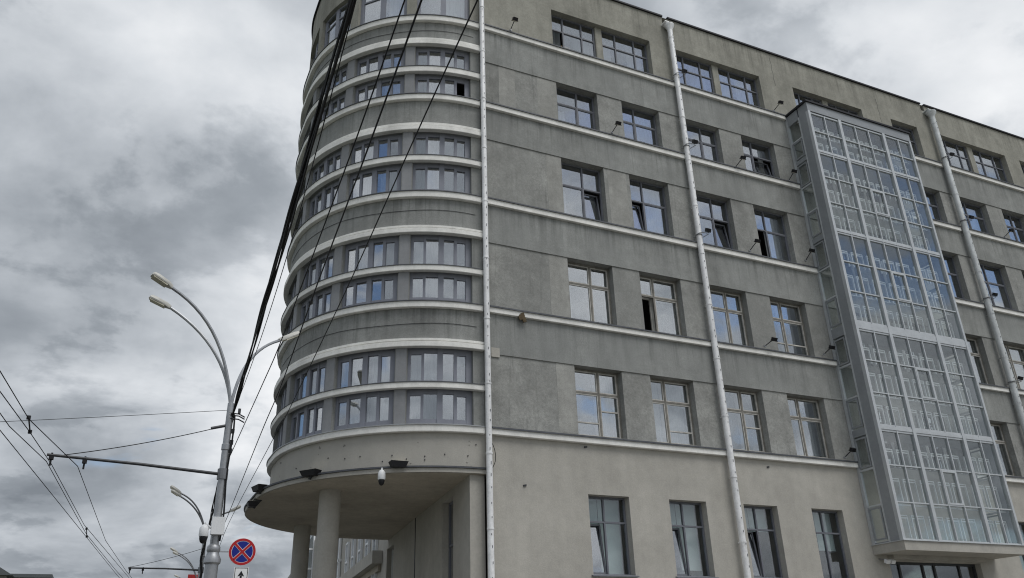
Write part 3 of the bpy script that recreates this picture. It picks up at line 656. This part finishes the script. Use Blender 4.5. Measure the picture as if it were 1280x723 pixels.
# canopy floodlights, cameras
def at_cyl(px, py, R, c=(8.6, 25.1)):
    d = ray(px, py); a = d[0]**2+d[1]**2; b = -2*(c[0]*d[0]+c[1]*d[1]); k = c[0]**2+c[1]**2-R*R
    return d*((-b-math.sqrt(max(0, b*b-4*a*k)))/(2*a))
def canopy_flood(px, py, scale, label, ang):
    p = at_cyl(px, py, 5.20); c, s = math.cos(ang), math.sin(ang); ax = np.array([c, s, 0]); ay = np.array([-s, c, 0]); az = np.array([0, 0, 1.0])
    t = thing('canopy_floodlight', label, 'floodlight', tuple(p-np.array([0, 0, 0.13])), 'black floodlights on the canopy edge')
    w = 0.26*scale; P = []
    for dz, k in ((-0.075, 0.72), (0.075, 1.0)):
        for a, b in ((-1, -1), (1, -1), (1, 1), (-1, 1)): P.append(p+ax*a*w*k+ay*b*0.14*k+az*dz)
    h = MB().hexa(P).build('lamp_head', 'black', t)
    MB().obox(p+az*0.078, ax*w*0.93, ay*0.12, az*0.004).build('lens', 'lamp_lens', h)
    q = np.array([8.6, 25.1, p[2]-0.1])-p; q[2] = 0; q /= np.linalg.norm(q); MB().bar(p-az*0.06, np.array([p[0], p[1], 4.86])+q*0.25, 0.04, 0.2, up=tuple(ay)).build('stirrup', 'dark_metal', t)
canopy_flood(498, 581, 0.9, 'black floodlight on the canopy edge beside the white dome camera', 0.0)
canopy_flood(388, 592, 1.05, 'black floodlight on the canopy edge above the front column', -0.9)
canopy_flood(324, 611, 1.05, 'black floodlight on the canopy edge, between the column light and the small end light', -1.35)
canopy_flood(315, 631, 0.7, 'small black floodlight at the outermost point of the canopy edge', -1.6)
def dome_camera(p, label, r=0.13, mount=None):
    p = np.array(p, float); t = thing('dome_camera', label, 'camera', p)
    MB().lathe(p, [(a, p[2]+b) for a, b in [(0.02, 0.30*r/0.13), (r*0.55, 0.28*r/0.13), (r*0.95, 0.2*r/0.13), (r, 0.1*r/0.13), (r, 0.0), (r*0.9, -0.03)]], 20).build('housing', 'white_plastic', t, True)
    MB().lathe(p, [(a, p[2]+b) for a, b in [(r*0.82, -0.028), (r*0.8, -0.08), (r*0.62, -0.14), (r*0.3, -0.175), (0.01, -0.18)]], 20).build('dome', 'black', t, True)
    if mount is not None: MB().tube([p+np.array([0, 0, 0.28*r/0.13]), p+np.array([0, 0, 0.34*r/0.13]), mount], 0.025, 8).build('mount', 'white_plastic', t)
p = at_cyl(477, 597, 5.17); dome_camera((p[0], p[1], p[2]-0.03), 'white dome camera hanging under the canopy edge', 0.10, (p[0]+0.08, p[1]+0.12, 4.86))

# ------------------------------------------------------------------ the wing along the side street
RW = thing('rear_building', 'pale building with white framed glazing seen between the columns', 'building', (10, 33, -EYE))
L0 = at_y(466, 688, 33.0); L1 = at_y(466, 704, 33.0)
wx = F_end(13.0)[0]
def F_r(s, off=0.0): p = np.array([wx, 33.0])+SDIR*s+SNRM*off; return (p[0], p[1])
MB().prism([F_r(-0.9, 0), F_r(60, 0), F_r(60, -8), F_r(-0.9, -8)], -EYE, 9.0).build('wall', 'plaster_beige', RW)
ow = wx-L0[0]
pbox(MB(), F_r, 0.0, 12.0, 0.02, ow, L1[2], L0[2]).build('balcony', 'plaster_beige', RW)
pbox(MB(), F_r, 0.3, 12.0, 0.02, ow-0.3, L1[2]-0.25, L1[2]-0.003).build('balcony_beam', 'soffit', RW)
for s in (1.2, 3.2, 5.4, 7.6, 9.8):
    mb = MB(); pbox(mb, F_r, s, s+0.09, 0.01, 0.12, L0[2]-1.2, L0[2]+1.7); pbox(mb, F_r, s+0.75, s+0.84, 0.01, 0.12, L0[2]-1.2, L0[2]+1.7)
    for z in (L0[2]-1.2, L0[2]+0.7, L0[2]+1.62): pbox(mb, F_r, s+0.09, s+0.75, 0.015, 0.115, z, z+0.08)
    wn = mb.build('window', 'white_plastic', RW); pbox(MB(), F_r, s+0.08, s+0.76, 0.05, 0.058, L0[2]-1.12, L0[2]+1.62).build('pane', 'glass', wn)
    mb = MB(); pbox(mb, F_r, s, s+1.2, 0.01, 0.06, -0.5, L1[2]-0.5); mb.build('dark_panel', 'black', RW)
def curtain_wall(px0, px1, y, ln, z1, nm):
    a = at_y(px0, 700, y); b = at_y(px1, 700, y); x0, x1 = a[0], b[0]
    mb = MB(); n = 4
    for i in range(n+1): u = x0+(x1-x0)*i/n; mb.box(u-0.05, u+0.05, y-0.06, y+0.06, -EYE, z1)
    m2 = np.array([SDIR[0], SDIR[1]])
    for i in range(1, 9):
        q = np.array([x0, y])+m2*ln*i/8; mb.box(q[0]-0.07, q[0]+0.05, q[1]-0.05, q[1]+0.05, -EYE, z1)
    for z in np.arange(0.2, z1, 1.35):
        mb.box(x0-0.05, x1+0.05, y-0.07, y+0.05, z, z+0.12); mb.bar((x0, y, z+0.06), (x0+m2[0]*ln, y+m2[1]*ln, z+0.06), 0.13, 0.12)
    o = mb.build('curtain_wall', 'white_plastic', RW)
    MB().prism([(x0+0.03, y+0.02), (x1, y+0.02), (x1+m2[0]*ln, y+ln), (x0+0.03+m2[0]*ln, y+m2[1]*ln)], -EYE, z1-0.01).build(nm, 'glass', o)
    MB().prism([(x0+0.4, y+0.5), (x1, y+0.5), (x1+m2[0]*ln, y+ln-0.2), (x0+0.4+m2[0]*ln, y+m2[1]*ln-0.2)], -EYE, z1-0.05).build('inner_wall', 'curtain_dim', o)
curtain_wall(424, 446, 46.0, 8.0, 9.0, 'pane'); curtain_wall(384, 412, 62.0, 14.0, 9.5, 'pane')

# ------------------------------------------------------------------ street lamps
def lamp_head(t, inner, tip):
    inner, tip = np.array(inner), np.array(tip); d = tip-inner; l = np.linalg.norm(d); d /= l
    x = np.cross(d, (0, 0, 1.0)); x /= np.linalg.norm(x); n = np.cross(x, d); mb = MB(); P = []
    prof = [(0.0, 0.05, 0.05), (0.10, 0.07, 0.06), (0.22, 0.11, 0.07), (0.75, 0.125, 0.075), (0.95, 0.11, 0.06), (1.0, 0.07, 0.035)]
    for f, w, h in prof:
        c = inner+d*l*f; P.append([c-x*w, c-x*w*0.75+n*h, c+x*w*0.75+n*h, c+x*w, c+x*w*0.9-n*0.03, c-x*w*0.9-n*0.03])
    i0 = 0
    for ring in P: mb.v += [tuple(q) for q in ring]
    for k in range(len(P)-1):
        for j in range(6): a, b = k*6+j, k*6+(j+1) % 6; mb.f.append((a, b, b+6, a+6))
    mb.f.append(tuple(range(6))); mb.f.append(tuple(len(mb.v)-6+j for j in range(6)))
    h = mb.build('lamp_head', 'lamp_body', t, True)
    MB().obox(inner+d*l*0.58-n*0.04, d*l*0.34, x*0.095, n*0.022).build('lens', 'lamp_lens', h)
def arc(a, b, c, n=14): return [(1-q)**2*np.array(a)+2*q*(1-q)*np.array(b)+q*q*np.array(c) for q in np.linspace(0, 1, n)]
P1 = np.array([1.98, 20.0])
def street_lamp(P, label, ztop, heads, base_z=-EYE, r=0.095, extras=True):
    t = thing('street_lamp', label, 'street lamp', (P[0], P[1], -EYE), 'street lamps along the pavement')
    MB().tube([(P[0], P[1], -EYE+0.0), (P[0], P[1], 2.2), (P[0], P[1], ztop)], [r*1.15, r*1.05, r*0.80], 16).build('pole', 'galv', t, True)
    MB().lathe(P, [(r*1.25, -EYE), (r*1.45, 1.6), (r*1.5, 2.30), (r*1.9, 2.34), (r*1.95, 2.42), (r*1.5, 2.50), (r*1.3, 2.56), (r*1.55, 2.60), (r*1.5, 2.68), (r*1.1, 2.73)], 16).build('base_sleeve', 'galv', t, True)
    MB().lathe(P, [(r*0.85, ztop-1.15), (r*1.05, ztop-1.13), (r*1.05, ztop-1.0), (r*0.85, ztop-0.98)], 16).build('collar', 'galv', t, True)
    for inner, tip, ctrl in heads:
        MB().tube([(P[0], P[1], ztop-0.45)]+arc((P[0], P[1], ztop-0.1), ctrl, inner), 0.038 if extras else 0.035, 8).build('arm', 'galv_dark' if not extras else 'galv', t, True)
        lamp_head(t, inner, tip)
    return t
zt = 6.0
dA, dB, dC = (-0.95, -0.30), (-0.99, 0.10), (0.86, 0.50)
hA = at_plane(215, 360, P1, dA); tA = at_plane(190, 343, P1, dA); hB = at_plane(213, 385, P1, dB); tB = at_plane(187, 372, P1, dB); hC = at_plane(349, 426, P1, dC); tC = at_plane(373, 417, P1, dC)
cA = at_plane(284, 405, P1, dA); cB = at_plane(284, 432, P1, dB); cC = at_plane(302, 438, P1, dC)
LP = street_lamp(P1, 'grey street lamp with three lamp heads, road sign and cables, nearest the rounded canopy', zt, [(hA, tA, cA), (hB, tB, cB), (hC, tC, cC)])
# fittings on the first pole
MB().obox((P1[0]+0.02, P1[1]-0.13, 3.12), (0.14, 0, 0), (0, 0.07, 0), (0, 0, 0.19)).build('control_box', 'white_plastic', LP)
for z in (5.75, 5.70, 5.62): MB().tube([(P1[0]-0.02, P1[1]-0.06, z), (P1[0]+0.2, P1[1]-0.1, z-0.02), (P1[0]+0.34, P1[1]-0.08, z-0.08)], 0.016, 6).build('cable_anchor', 'dark_metal', LP)
MB().obox((P1[0]+0.2, P1[1]-0.1, 5.80), (0.03, 0, 0), (0, 0.03, 0), (0, 0, 0.06)).build('insulator', 'dark_metal', LP)
for z in (5.32, 5.05, 4.85): MB().obox((P1[0]+0.11, P1[1]-0.04, z), (0.035, 0, 0), (0, 0.04, 0), (0, 0, 0.05)).build('clamp', 'dark_metal', LP)
MB().tube([(P1[0]+0.10+0.02*math.sin(i), P1[1]-0.08, z) for i, z in enumerate(steps(2.8, 5.7, 0.35))], 0.022, 6).build('pole_cable', 'rubber', LP)
dome_camera((P1[0]-0.27, P1[1]-0.2, 2.90), 'white and black dome camera on an arm from the first lamp pole', 0.10, (P1[0]-0.05, P1[1]-0.12, 3.02))
# trolley bracket
ZB = 4.30; tip = at_z(58, 572, ZB)
def bracket(P, tip, root, zb):
    a = np.array([P[0], P[1], zb]); b = np.array([tip[0], tip[1], zb+0.06])
    o = MB().tube([a, (a+b)/2+np.array([0, 0, 0.02]), b], [0.038, 0.034, 0.03], 8).build('trolley_bracket', 'dark_metal', root, True)
    MB().tube([(P[0], P[1], zb-0.12), (P[0], P[1], zb+0.12)], 0.12, 12).build('bracket_collar', 'galv_dark', root)
    for f in (0.80, 0.975):
        q = a+(b-a)*f; MB().tube([q+np.array([0, 0, 0.05]), q-np.array([0, 0, 0.22])], 0.022, 6).obox(q-np.array([0, 0, 0.06]), (0.045, 0, 0), (0, 0.045, 0), (0, 0, 0.035)).build('hanger', 'black', o)
    return a, b
bA, bB = bracket(P1, tip, LP, ZB)
# ordinary lamps further along
P2 = at_z(251, 713, 4.30)[:2]
def side_heads(P, y, pix):
    H = []
    for (ix, iy, tx, ty, cx_, cy_) in pix: H.append((at_y(ix, iy, y), at_y(tx, ty, y), at_y(cx_, cy_, y)))
    return H
L2 = street_lamp(P2, 'second street lamp, behind the dome camera and the signposted lamp', 5.9, side_heads(P2, P2[1], [(226, 617, 213, 608, 252, 628), (226, 621, 214, 613, 252, 636), (287, 640, 301, 633, 266, 645)]), r=0.10, extras=False)
tip2 = at_z(160, 712, 4.30); bracket(P2, tip2, L2, 4.30)
MB().tube([(P2[0]-0.02+0.05*math.sin(i*1.3), P2[1]-0.13, z) for i, z in enumerate(steps(1.5, 5.9, 0.25))], 0.05, 6).build('pole_cable', 'rubber', L2)
P3 = at_y(247, 723, 61.0)[:2]; L3 = street_lamp(P3, 'third street lamp along the pavement, small and far', 6.0, side_heads(P3, 61.0, [(222, 691, 213, 685, 243, 700), (223, 694, 216, 690, 243, 704)]), r=0.10, extras=False)
P4 = at_y(243, 723, 84.0)[:2]; L4 = street_lamp(P4, 'fourth street lamp along the pavement, its heads just showing beyond the third', 6.4, side_heads(P4, 84.0, [(224, 722, 218, 719, 238, 726)]), r=0.10, extras=False)
bn = at_y(241, 721, 70.0); bq = thing('banner', 'small red banner board far down the street beside the lamps', 'banner', (bn[0], bn[1], -EYE))
MB().box(bn[0]-0.35, bn[0]+0.35, bn[1]-0.03, bn[1]+0.03, bn[2]-1.2, bn[2]+0.15).build('board', 'red_cloth', bq); MB().tube([(bn[0], bn[1]+0.08, -EYE), (bn[0], bn[1]+0.08, bn[2])], 0.05, 8).build('post', 'galv_dark', bq)

# road signs
def disc(mb, c, r, d, nrm, up, n=40, hole=0.0):
    nrm = np.array(nrm); up = np.array(up); rt = np.cross(up, nrm); c = np.array(c)
    if hole == 0:
        i = len(mb.v); 
        for k in (0, 1):
            for j in range(n): a = 2*math.pi*j/n; mb.v.append(tuple(c+nrm*d*k+r*(math.cos(a)*rt+math.sin(a)*up)))
        mb.f.append(tuple(range(i, i+n))); mb.f.append(tuple(range(i+n, i+2*n)))
        for j in range(n): mb.f.append((i+j, i+(j+1) % n, i+n+(j+1) % n, i+n+j))
    else:
        i = len(mb.v)
        for k, rr in ((0, r), (1, r), (1, hole), (0, hole)):
            for j in range(n): a = 2*math.pi*j/n; mb.v.append(tuple(c+nrm*d*k+rr*(math.cos(a)*rt+math.sin(a)*up)))
        for q in range(4):
            for j in range(n): mb.f.append((i+q*n+j, i+q*n+(j+1) % n, i+((q+1) % 4)*n+(j+1) % n, i+((q+1) % 4)*n+j))
    return mb
sc_ = at_y(302.8, 690, 19.9); sn = np.array([-0.05, -1.0, 0]); sn /= np.linalg.norm(sn); su = np.array([0, 0, 1.0]); sr = np.cross(su, sn)
SG = thing('no_stopping_sign', 'round blue sign with red rim and red diagonal cross beside the lamp pole', 'road sign', (sc_[0], sc_[1], sc_[2]))
SR = 0.295
disc(MB(), sc_-sn*0.0, SR, 0.012, sn, su).build('plate', 'sign_white', SG)
disc(MB(), sc_+sn*0.0125, SR*0.975, 0.004, sn, su, hole=SR*0.80).build('rim', 'sign_red', SG)
disc(MB(), sc_+sn*0.0125, SR*0.765, 0.003, sn, su).build('field', 'sign_blue', SG)
for sgn in (1, -1):
    d = (sr*sgn+su)/math.sqrt(2); q = np.cross(d, sn)
    MB().obox(sc_+sn*(0.0175+0.001*sgn), d*SR*0.77, q*SR*0.115, sn*0.0015).build('cross_border', 'sign_white', SG)
for sgn in (1, -1):
    d = (sr*sgn+su)/math.sqrt(2); q = np.cross(d, sn)
    MB().obox(sc_+sn*(0.0225+0.001*sgn), d*SR*0.80, q*SR*0.085, sn*0.0015).build('cross_stroke', 'sign_red', SG)
MB().bar(sc_-sn*0.03, np.array([P1[0], P1[1]-0.02, sc_[2]]), 0.025, 0.025).build('bracket_rod', 'galv', SG)
pc = at_y(301, 720, 19.9); AP = thing('arrow_plate', 'white plate with a black upward arrow under the round blue sign', 'road sign', (pc[0], pc[1], pc[2]-0.13))
MB().obox(pc-su*0.12, sr*0.155, su*0.30, sn*0.006).build('plate', 'sign_white', AP)
bd = MB()
for dx, dz, a, b in ((0, 0.165, 0.14, 0.006), (0, -0.405, 0.14, 0.006), (0.134, -0.12, 0.006, 0.285), (-0.134, -0.12, 0.006, 0.285)): bd.obox(pc+sr*dx+su*dz+sn*0.008, sr*a, su*b, sn*0.0015)
bd.build('border', 'black', AP)
hd = pc+su*0.105+sn*0.008; ar = MB()
for k, p in enumerate([]): pass
i = [hd, hd-su*0.115-sr*0.07, hd-su*0.095, hd-su*0.115+sr*0.07]; j = [q+sn*0.003 for q in i]
ar.hexa([i[0], i[1], i[2], i[3], j[0], j[1], j[2], j[3]]); ar.obox(pc-su*0.17+sn*0.0095, sr*0.022, su*0.17, sn*0.0015)
ar.build('arrow', 'black', AP)
MB().bar(pc-su*0.2-sn*0.03, np.array([P1[0], P1[1]-0.02, pc[2]-0.2]), 0.025, 0.025).build('bracket_rod', 'galv', AP)

# ------------------------------------------------------------------ overhead cables
def cable(name, label, pts, r, cat='cable', group=None, n=6, wob=0.0):
    mb = MB(); mb.tube(pts, r, n); o = mb.build(name, 'rubber', None, True); return tag(o, label, cat, group)
def smooth_pts(pts, n=40):                            # Catmull-Rom through backprojected points
    P = [np.array(p, float) for p in pts]; P = [2*P[0]-P[1]]+P+[2*P[-1]-P[-2]]; out = []
    for k in range(1, len(P)-2):
        for q in np.linspace(0, 1, max(3, n//(len(P)-3)), endpoint=(k == len(P)-3)):
            a, b, c, d = P[k-1:k+3]; out.append(0.5*((2*b)+(c-a)*q+(2*a-5*b+4*c-d)*q*q+(3*b-a-3*c+d)*q**3))
    return out
def line_pts(a, b, sag, n=24):
    a, b = np.array(a, float), np.array(b, float); return [a+(b-a)*q-np.array([0, 0, 4*sag*q*(1-q)]) for q in np.linspace(0, 1, n)]
# thick bundle from the first pole towards a pole behind the viewer
ea = at_z(441, 0, 6.2); pa = np.array([P1[0]+0.06, P1[1]-0.1, 5.72]); e2 = ea+(ea-pa)*0.75
BU = thing('cable_bundle', 'thick bundle of twisted black cables running up from the lamp pole', 'cable', tuple(pa))
for k in range(6):
    pts = []
    for i, q in enumerate(np.linspace(0, 1, 90)):
        c = pa+(e2-pa)*q; a = k*math.pi/3+q*16*(1 if k % 2 else -0.7); rr = (0.028+0.012*math.sin(q*21+k*1.7))*min(1, q*12+0.3)
        pts.append(c+np.array([1, 0, 0])*rr*math.cos(a)+np.array([0, 0, 1])*(rr*math.sin(a)-0.05*(k % 3)*math.sin(math.pi*q)*(k == 4)))
    MB().tube(pts, 0.015, 5).build('cable', 'rubber', BU, True)
MB().tube([pa+(e2-pa)*q+np.array([0.10*math.sin(math.pi*min(1, q*1.6)), 0, -0.14*math.sin(math.pi*min(1, q*1.6))]) for q in np.linspace(0, 1, 40)], 0.007, 5).build('loose_cable', 'rubber', BU, True)
# bundle onwards to the second pole
pb = np.array([P2[0]-0.05, P2[1]-0.1, 5.0])
BV = thing('cable_bundle', 'bundle of black cables slung between the first and second lamp poles', 'cable', tuple(pa))
for k in range(4):
    pts = [pa+(pb-pa)*q+np.array([0.03*math.cos(k*1.6+q*20), 0, 0.04*math.sin(k*1.6+q*20)-0.5*4*q*(1-q)*(0.6+0.12*k)]) for q in np.linspace(0, 1, 50)]
    MB().tube(pts, 0.017, 5).build('cable', 'rubber', BV, True)
def image_cable(label, pix, zn, far, r):
    near = at_z(*pix[0], zn); far = np.array(far, float); dr = (far-near)[:2]; dr /= np.linalg.norm(dr)
    pts = [near+(near-at_plane(*pix[1], near, dr))*0.9]+[near]+[at_plane(*q, near, dr) for q in pix[1:]]+[far]
    return cable('overhead_cable', label, smooth_pts(pts, 70), r, 'cable', 'overhead cables crossing the rounded corner')
image_cable('thin black cable beside the thick bundle, ending on the first lamp pole', [(506, 0), (443, 180), (376, 360), (348, 435), (327, 483)], 6.4, (P1[0]+0.12, P1[1], 4.75), 0.009)
fB = at_plane(272, 676, P2, (1.0, 0.0)); fC = at_plane(274, 684, P2, (1.0, 0.0))
image_cable('black cable passing over the rounded corner between the other two single cables', [(527, 0), (462, 180), (395, 360), (351, 483), (327, 540), (290, 632)], 6.4, fB, 0.0115)
image_cable('outermost single black cable, crossing the rounded corner up to the first drainpipe', [(597, 0), (515, 180), (434, 360), (359, 517), (343, 546), (288, 650)], 6.6, fC, 0.0095)
# trolley wires
ZW = 4.10
TWLS = iter(['trolley wire held by the inner hanger of the first pole bracket', 'trolley wire held by the outer hanger at the tip of the first pole bracket', 'trolley wire passing under the first bracket tip, tied to the far spacer rod', 'lowest trolley wire, running clear of the first bracket tip'])
def tw(pix, label):
    P = [at_z(x, y, ZW) for x, y in pix]; P = [P[0]+(P[0]-P[1])*3.0]+P; P.append(P[-1]+np.array([SDIR[0], SDIR[1], 0])*60)
    return cable('trolley_wire', label, P, 0.008, 'wire', 'trolley wires over the road')
for pix in ([(0, 464), (36, 524), (97, 583), (132, 676), (157, 713)], [(0, 489.5), (37, 540), (64, 580), (105, 656), (155, 715)], [(0, 516.6), (11.6, 533), (58, 577), (108, 668), (143, 711)], [(0, 538), (60, 612), (147, 720)]): tw(pix, next(TWLS))
def spacer(p, q, label):
    a, b = at_z(*p, ZW), at_z(*q, ZW); a2 = np.array([a[0], a[1], ZW+0.02]); o = MB().tube([a2, b], 0.013, 6).obox(a2, (0.03, 0, 0), (0, 0.03, 0), (0, 0, 0.03)).obox(b, (0.03, 0, 0), (0, 0.03, 0), (0, 0, 0.03)).build('wire_spacer', 'black', None)
    tag(o, label, 'wire spacer', 'spacers between trolley wires')
spacer((35.6, 523.6), (37.5, 540), 'short black spacer rod joining two trolley wires before the bracket')
spacer((108, 662), (108.5, 671), 'short black spacer rod joining two trolley wires beyond the bracket')
cable('span_wire', 'thin span wire crossing the sky level with the cable anchor of the first pole', line_pts((P1[0]-0.05, P1[1], 5.83), at_plane(0, 526, (P1[0], P1[1]), (-1, 0.0))*1.0+(at_plane(0, 526, P1, (-1, 0.0))-np.array([P1[0], P1[1], 5.83]))*1.0, 0.03), 0.006, 'wire')
st0 = np.array([P1[0]-0.06, P1[1], 5.45]); st1 = bB+(bA-bB)*0.085+np.array([0, 0, 0.03])
cable('stay_wire', 'stay wire sloping from the first pole down to its trolley bracket', line_pts(st0, st1, 0.06), 0.010, 'wire')
MB().tube([st0, st0+(st1-st0)*0.10], 0.035, 8).build('stay_insulator', 'dark_metal', LP)
cable('stay_wire', 'stay wire sloping from the second pole down to its trolley bracket', line_pts((P2[0], P2[1]-0.1, 5.2), np.array([tip2[0], tip2[1], 4.38])*1.0, 0.05), 0.010, 'wire')

# ------------------------------------------------------------------ distant buildings on the far left
def far_block(name, label, px_r, py, y, wid, dep, roofm, wallm, pitched):
    q = at_y(px_r, py, y); x1, z1 = q[0], q[2]; x0 = x1-wid
    t = thing(name, label, 'building', (x1, y, -EYE))
    MB().box(x0, x1, y, y+dep, -EYE, z1-0.4).build('wall', wallm, t)
    if pitched:
        mb = MB(); xm = (x0+x1)/2; rz = z1+wid*0.28
        mb.hexa([(x0-0.6, y-0.6, z1-0.5), (x1+0.6, y-0.6, z1-0.5), (x1+0.6, y+dep+0.6, z1-0.5), (x0-0.6, y+dep+0.6, z1-0.5), (xm-0.1, y-0.6, rz), (xm+0.1, y-0.6, rz), (xm+0.1, y+dep+0.6, rz), (xm-0.1, y+dep+0.6, rz)]); mb.build('roof', roofm, t)
    else:
        rf = MB().box(x0-0.5, x1+0.5, y-0.5, y+dep+0.5, z1-0.399, z1).build('roof', roofm, t)
        MB().box(x1-wid*0.72, x1-wid*0.70, y+2, y+2.3, z1, z1+0.5).build('vent', 'white_plastic', rf)
    zz = z1-2.6
    while zz > 0:
        for i in range(int(wid//3.2)):
            u = x0+1.2+i*3.2; wn = MB().box(u, u+1.4, y-0.06, y-0.001, zz, zz+1.5).build('window', 'white_plastic', t)
            MB().box(u+0.1, u+1.3, y-0.08, y-0.061, zz+0.1, zz+1.4).build('pane', 'glass', wn)
        zz -= 3.2
far_block('apartment_block', 'low cream block with a thin dark flat roof at the far end of the road', 60, 718.5, 118.0, 22, 14, 'far_roof', 'far_white', False)
far_block('gabled_house', 'grey house with a dark pitched roof beyond the trolley wires', 9, 713, 95.0, 12, 12, 'far_roof', 'far_wall', True)

# ------------------------------------------------------------------ ground
structure('ground', MB().box(-900, 900, -600, 1800, -EYE-0.6, -EYE-0.16), 'earth')
kerb0 = np.array([1.3, 14.6])
def KP(s, o=0.0): p = kerb0+SDIR*s+SNRM*o; return (p[0], p[1])
structure('road', MB().quad(*[(x, y, -EYE-0.13) for x, y in ((-16, -300), (0.9, -300), (0.9, 10), KP(-4), KP(400), KP(400, 14), KP(0, 14.5))]), 'asphalt')
structure('road', MB().quad((-200, 2.5, -EYE-0.126), (200, 2.5, -EYE-0.126), (200, 14.6, -EYE-0.126), (-200, 14.6, -EYE-0.126)), 'asphalt')
structure('pavement', MB().prism([KP(0.15, -0.15), (120, 14.75), (120, 34), F_end(60), KP(300, -0.15)][:5], -EYE-0.15, -EYE), 'paving')
structure('pavement', MB().prism([(-2.5, -60), (60, -60), (60, 2.3), (-2.5, 2.3)], -EYE-0.15, -EYE), 'paving')
structure('kerb', MB().bar((1.3, 14.6, -EYE-0.06), (120, 14.6, -EYE-0.06), 0.16, 0.14), 'kerb')
structure('kerb', MB().bar((*KP(0.1), -EYE-0.06), (*KP(300), -EYE-0.06), 0.16, 0.14), 'kerb')
lm = MB()
for x in range(8, 110, 6): lm.quad((x, 8.45, -EYE-0.122), (x+3, 8.45, -EYE-0.122), (x+3, 8.6, -EYE-0.122), (x, 8.6, -EYE-0.122))
for s in range(6, 200, 6): lm.quad(*[(*KP(a, o), -EYE-0.122) for a, o in ((s, 6.9), (s+3, 6.9), (s+3, 7.05), (s, 7.05))])
structure('lane_markings', lm, 'paint')

# ------------------------------------------------------------------ small wall details
q = at_y(619, 441, YF-0.01); MB().box(q[0]-0.13, q[0]+0.13, YF-0.035, YF+0.01, q[2]-0.14, q[2]+0.14).build('vent_cover', 'plaster_beige', B)
q = at_y(652.5, 398, YF-0.13); rg = MB()
for i in range(14):
    a = random.random()*6.28; rr = random.random()*0.13; rg.obox((q[0]+rr*math.cos(a), YF-0.132, q[2]+rr*math.sin(a)), (0.05, 0, 0.02), (0, 0.012+0.001*i, 0), (-0.02, 0, 0.05))
mat('rust', (0.10, 0.075, 0.045), 0.95, mott=0.3, mscale=9); rg.build('broken_course', 'rust', B)
lp = [at_y(x, y, YF-0.12) for x, y in ((611, 548), (616, 556), (619, 566), (619, 577), (614, 588), (610, 593))]
MB().tube(smooth_pts(lp, 24), 0.010, 5).build('cable_loop', 'rubber', B)
q = at_y(703, 53, YF+0.40); cb = thing('cardboard_box', 'tan cardboard box inside the open top-floor window by first drainpipe', 'box', (q[0]+0.15, q[1], 20.36))
MB().hexa([(q[0]-0.25, YF+0.33, 20.30), (q[0]+0.25, YF+0.33, 20.30), (q[0]+0.25, YF+0.75, 20.30), (q[0]-0.25, YF+0.75, 20.30), (q[0]-0.08, YF+0.33, 20.78), (q[0]+0.25, YF+0.33, 20.76), (q[0]+0.25, YF+0.75, 20.76), (q[0]-0.08, YF+0.75, 20.78)]).build('carton', 'cardboard', cb)
MB().obox((q[0]+0.42, YF+0.42, 20.58), (0.16, 0.03, 0.1), (0, 0.005, 0), (-0.08, 0, 0.14)).build('flap', 'paper', cb)

for x, y in ((410, 573), (450, 571), (431, 573.5), (490, 569.5), (531, 570.5), (531, 575), (556, 568), (595, 556), (585, 570), (351, 579), (370, 586), (478, 577), (508, 574)):
    d = ray(x, y); a_ = d[0]**2+d[1]**2; b_ = -2*(CX*d[0]+CY1*d[1]); k_ = CX**2+CY1**2-(RB+0.01)**2; q = d*((-b_-math.sqrt(b_*b_-4*a_*k_))/(2*a_))
    MB().obox(q, (0.012, 0, 0), (0, 0.014, 0), (0, 0, 0.015)).build('anchor_hole', 'dark_metal', B)
for x, y in ((656, 607), (732, 559), (960, 584)):
    q = at_y(x, y, YF-0.01); MB().obox(q, (0.045, 0, 0.008), (0, 0.02, 0), (0, 0, 0.022)).build('anchor_hole', 'dark_metal', B)

# repaired plaster strips beside the first windows, joints in the parapet
mat('plaster_patch', (0.325, 0.323, 0.303), 0.95, mott=0.16, mscale=0.9, streak=0.12, bump=0.5, bscale=38, spec=0.1)
for r, a, b in ((1, 10.75, 11.50), (2, 10.95, 11.505), (3, 10.85, 11.50), (4, 10.9, 11.505), (2, 13.3, 14.05), (1, 9.3, 9.9)):
    pbox(MB(), F_fac, a, b, -0.005, 0.004, KTOP[r]+0.05, HEAD[r]-0.005).build('plaster_patch', 'plaster_patch', B)
for x, y, hgt in ((965, 88, 1.5), (1098, 138, 1.4), (742, 30, 0.0)):
    q = at_y(x, y, YF); 
    if hgt: MB().tube([(q[0]+0.02*math.sin(i*1.7), YF-0.001, q[2]+hgt*(f-0.55)) for i, f in enumerate(np.linspace(0, 1, 12))], 0.006, 5).build('crack', 'dark_metal', B)
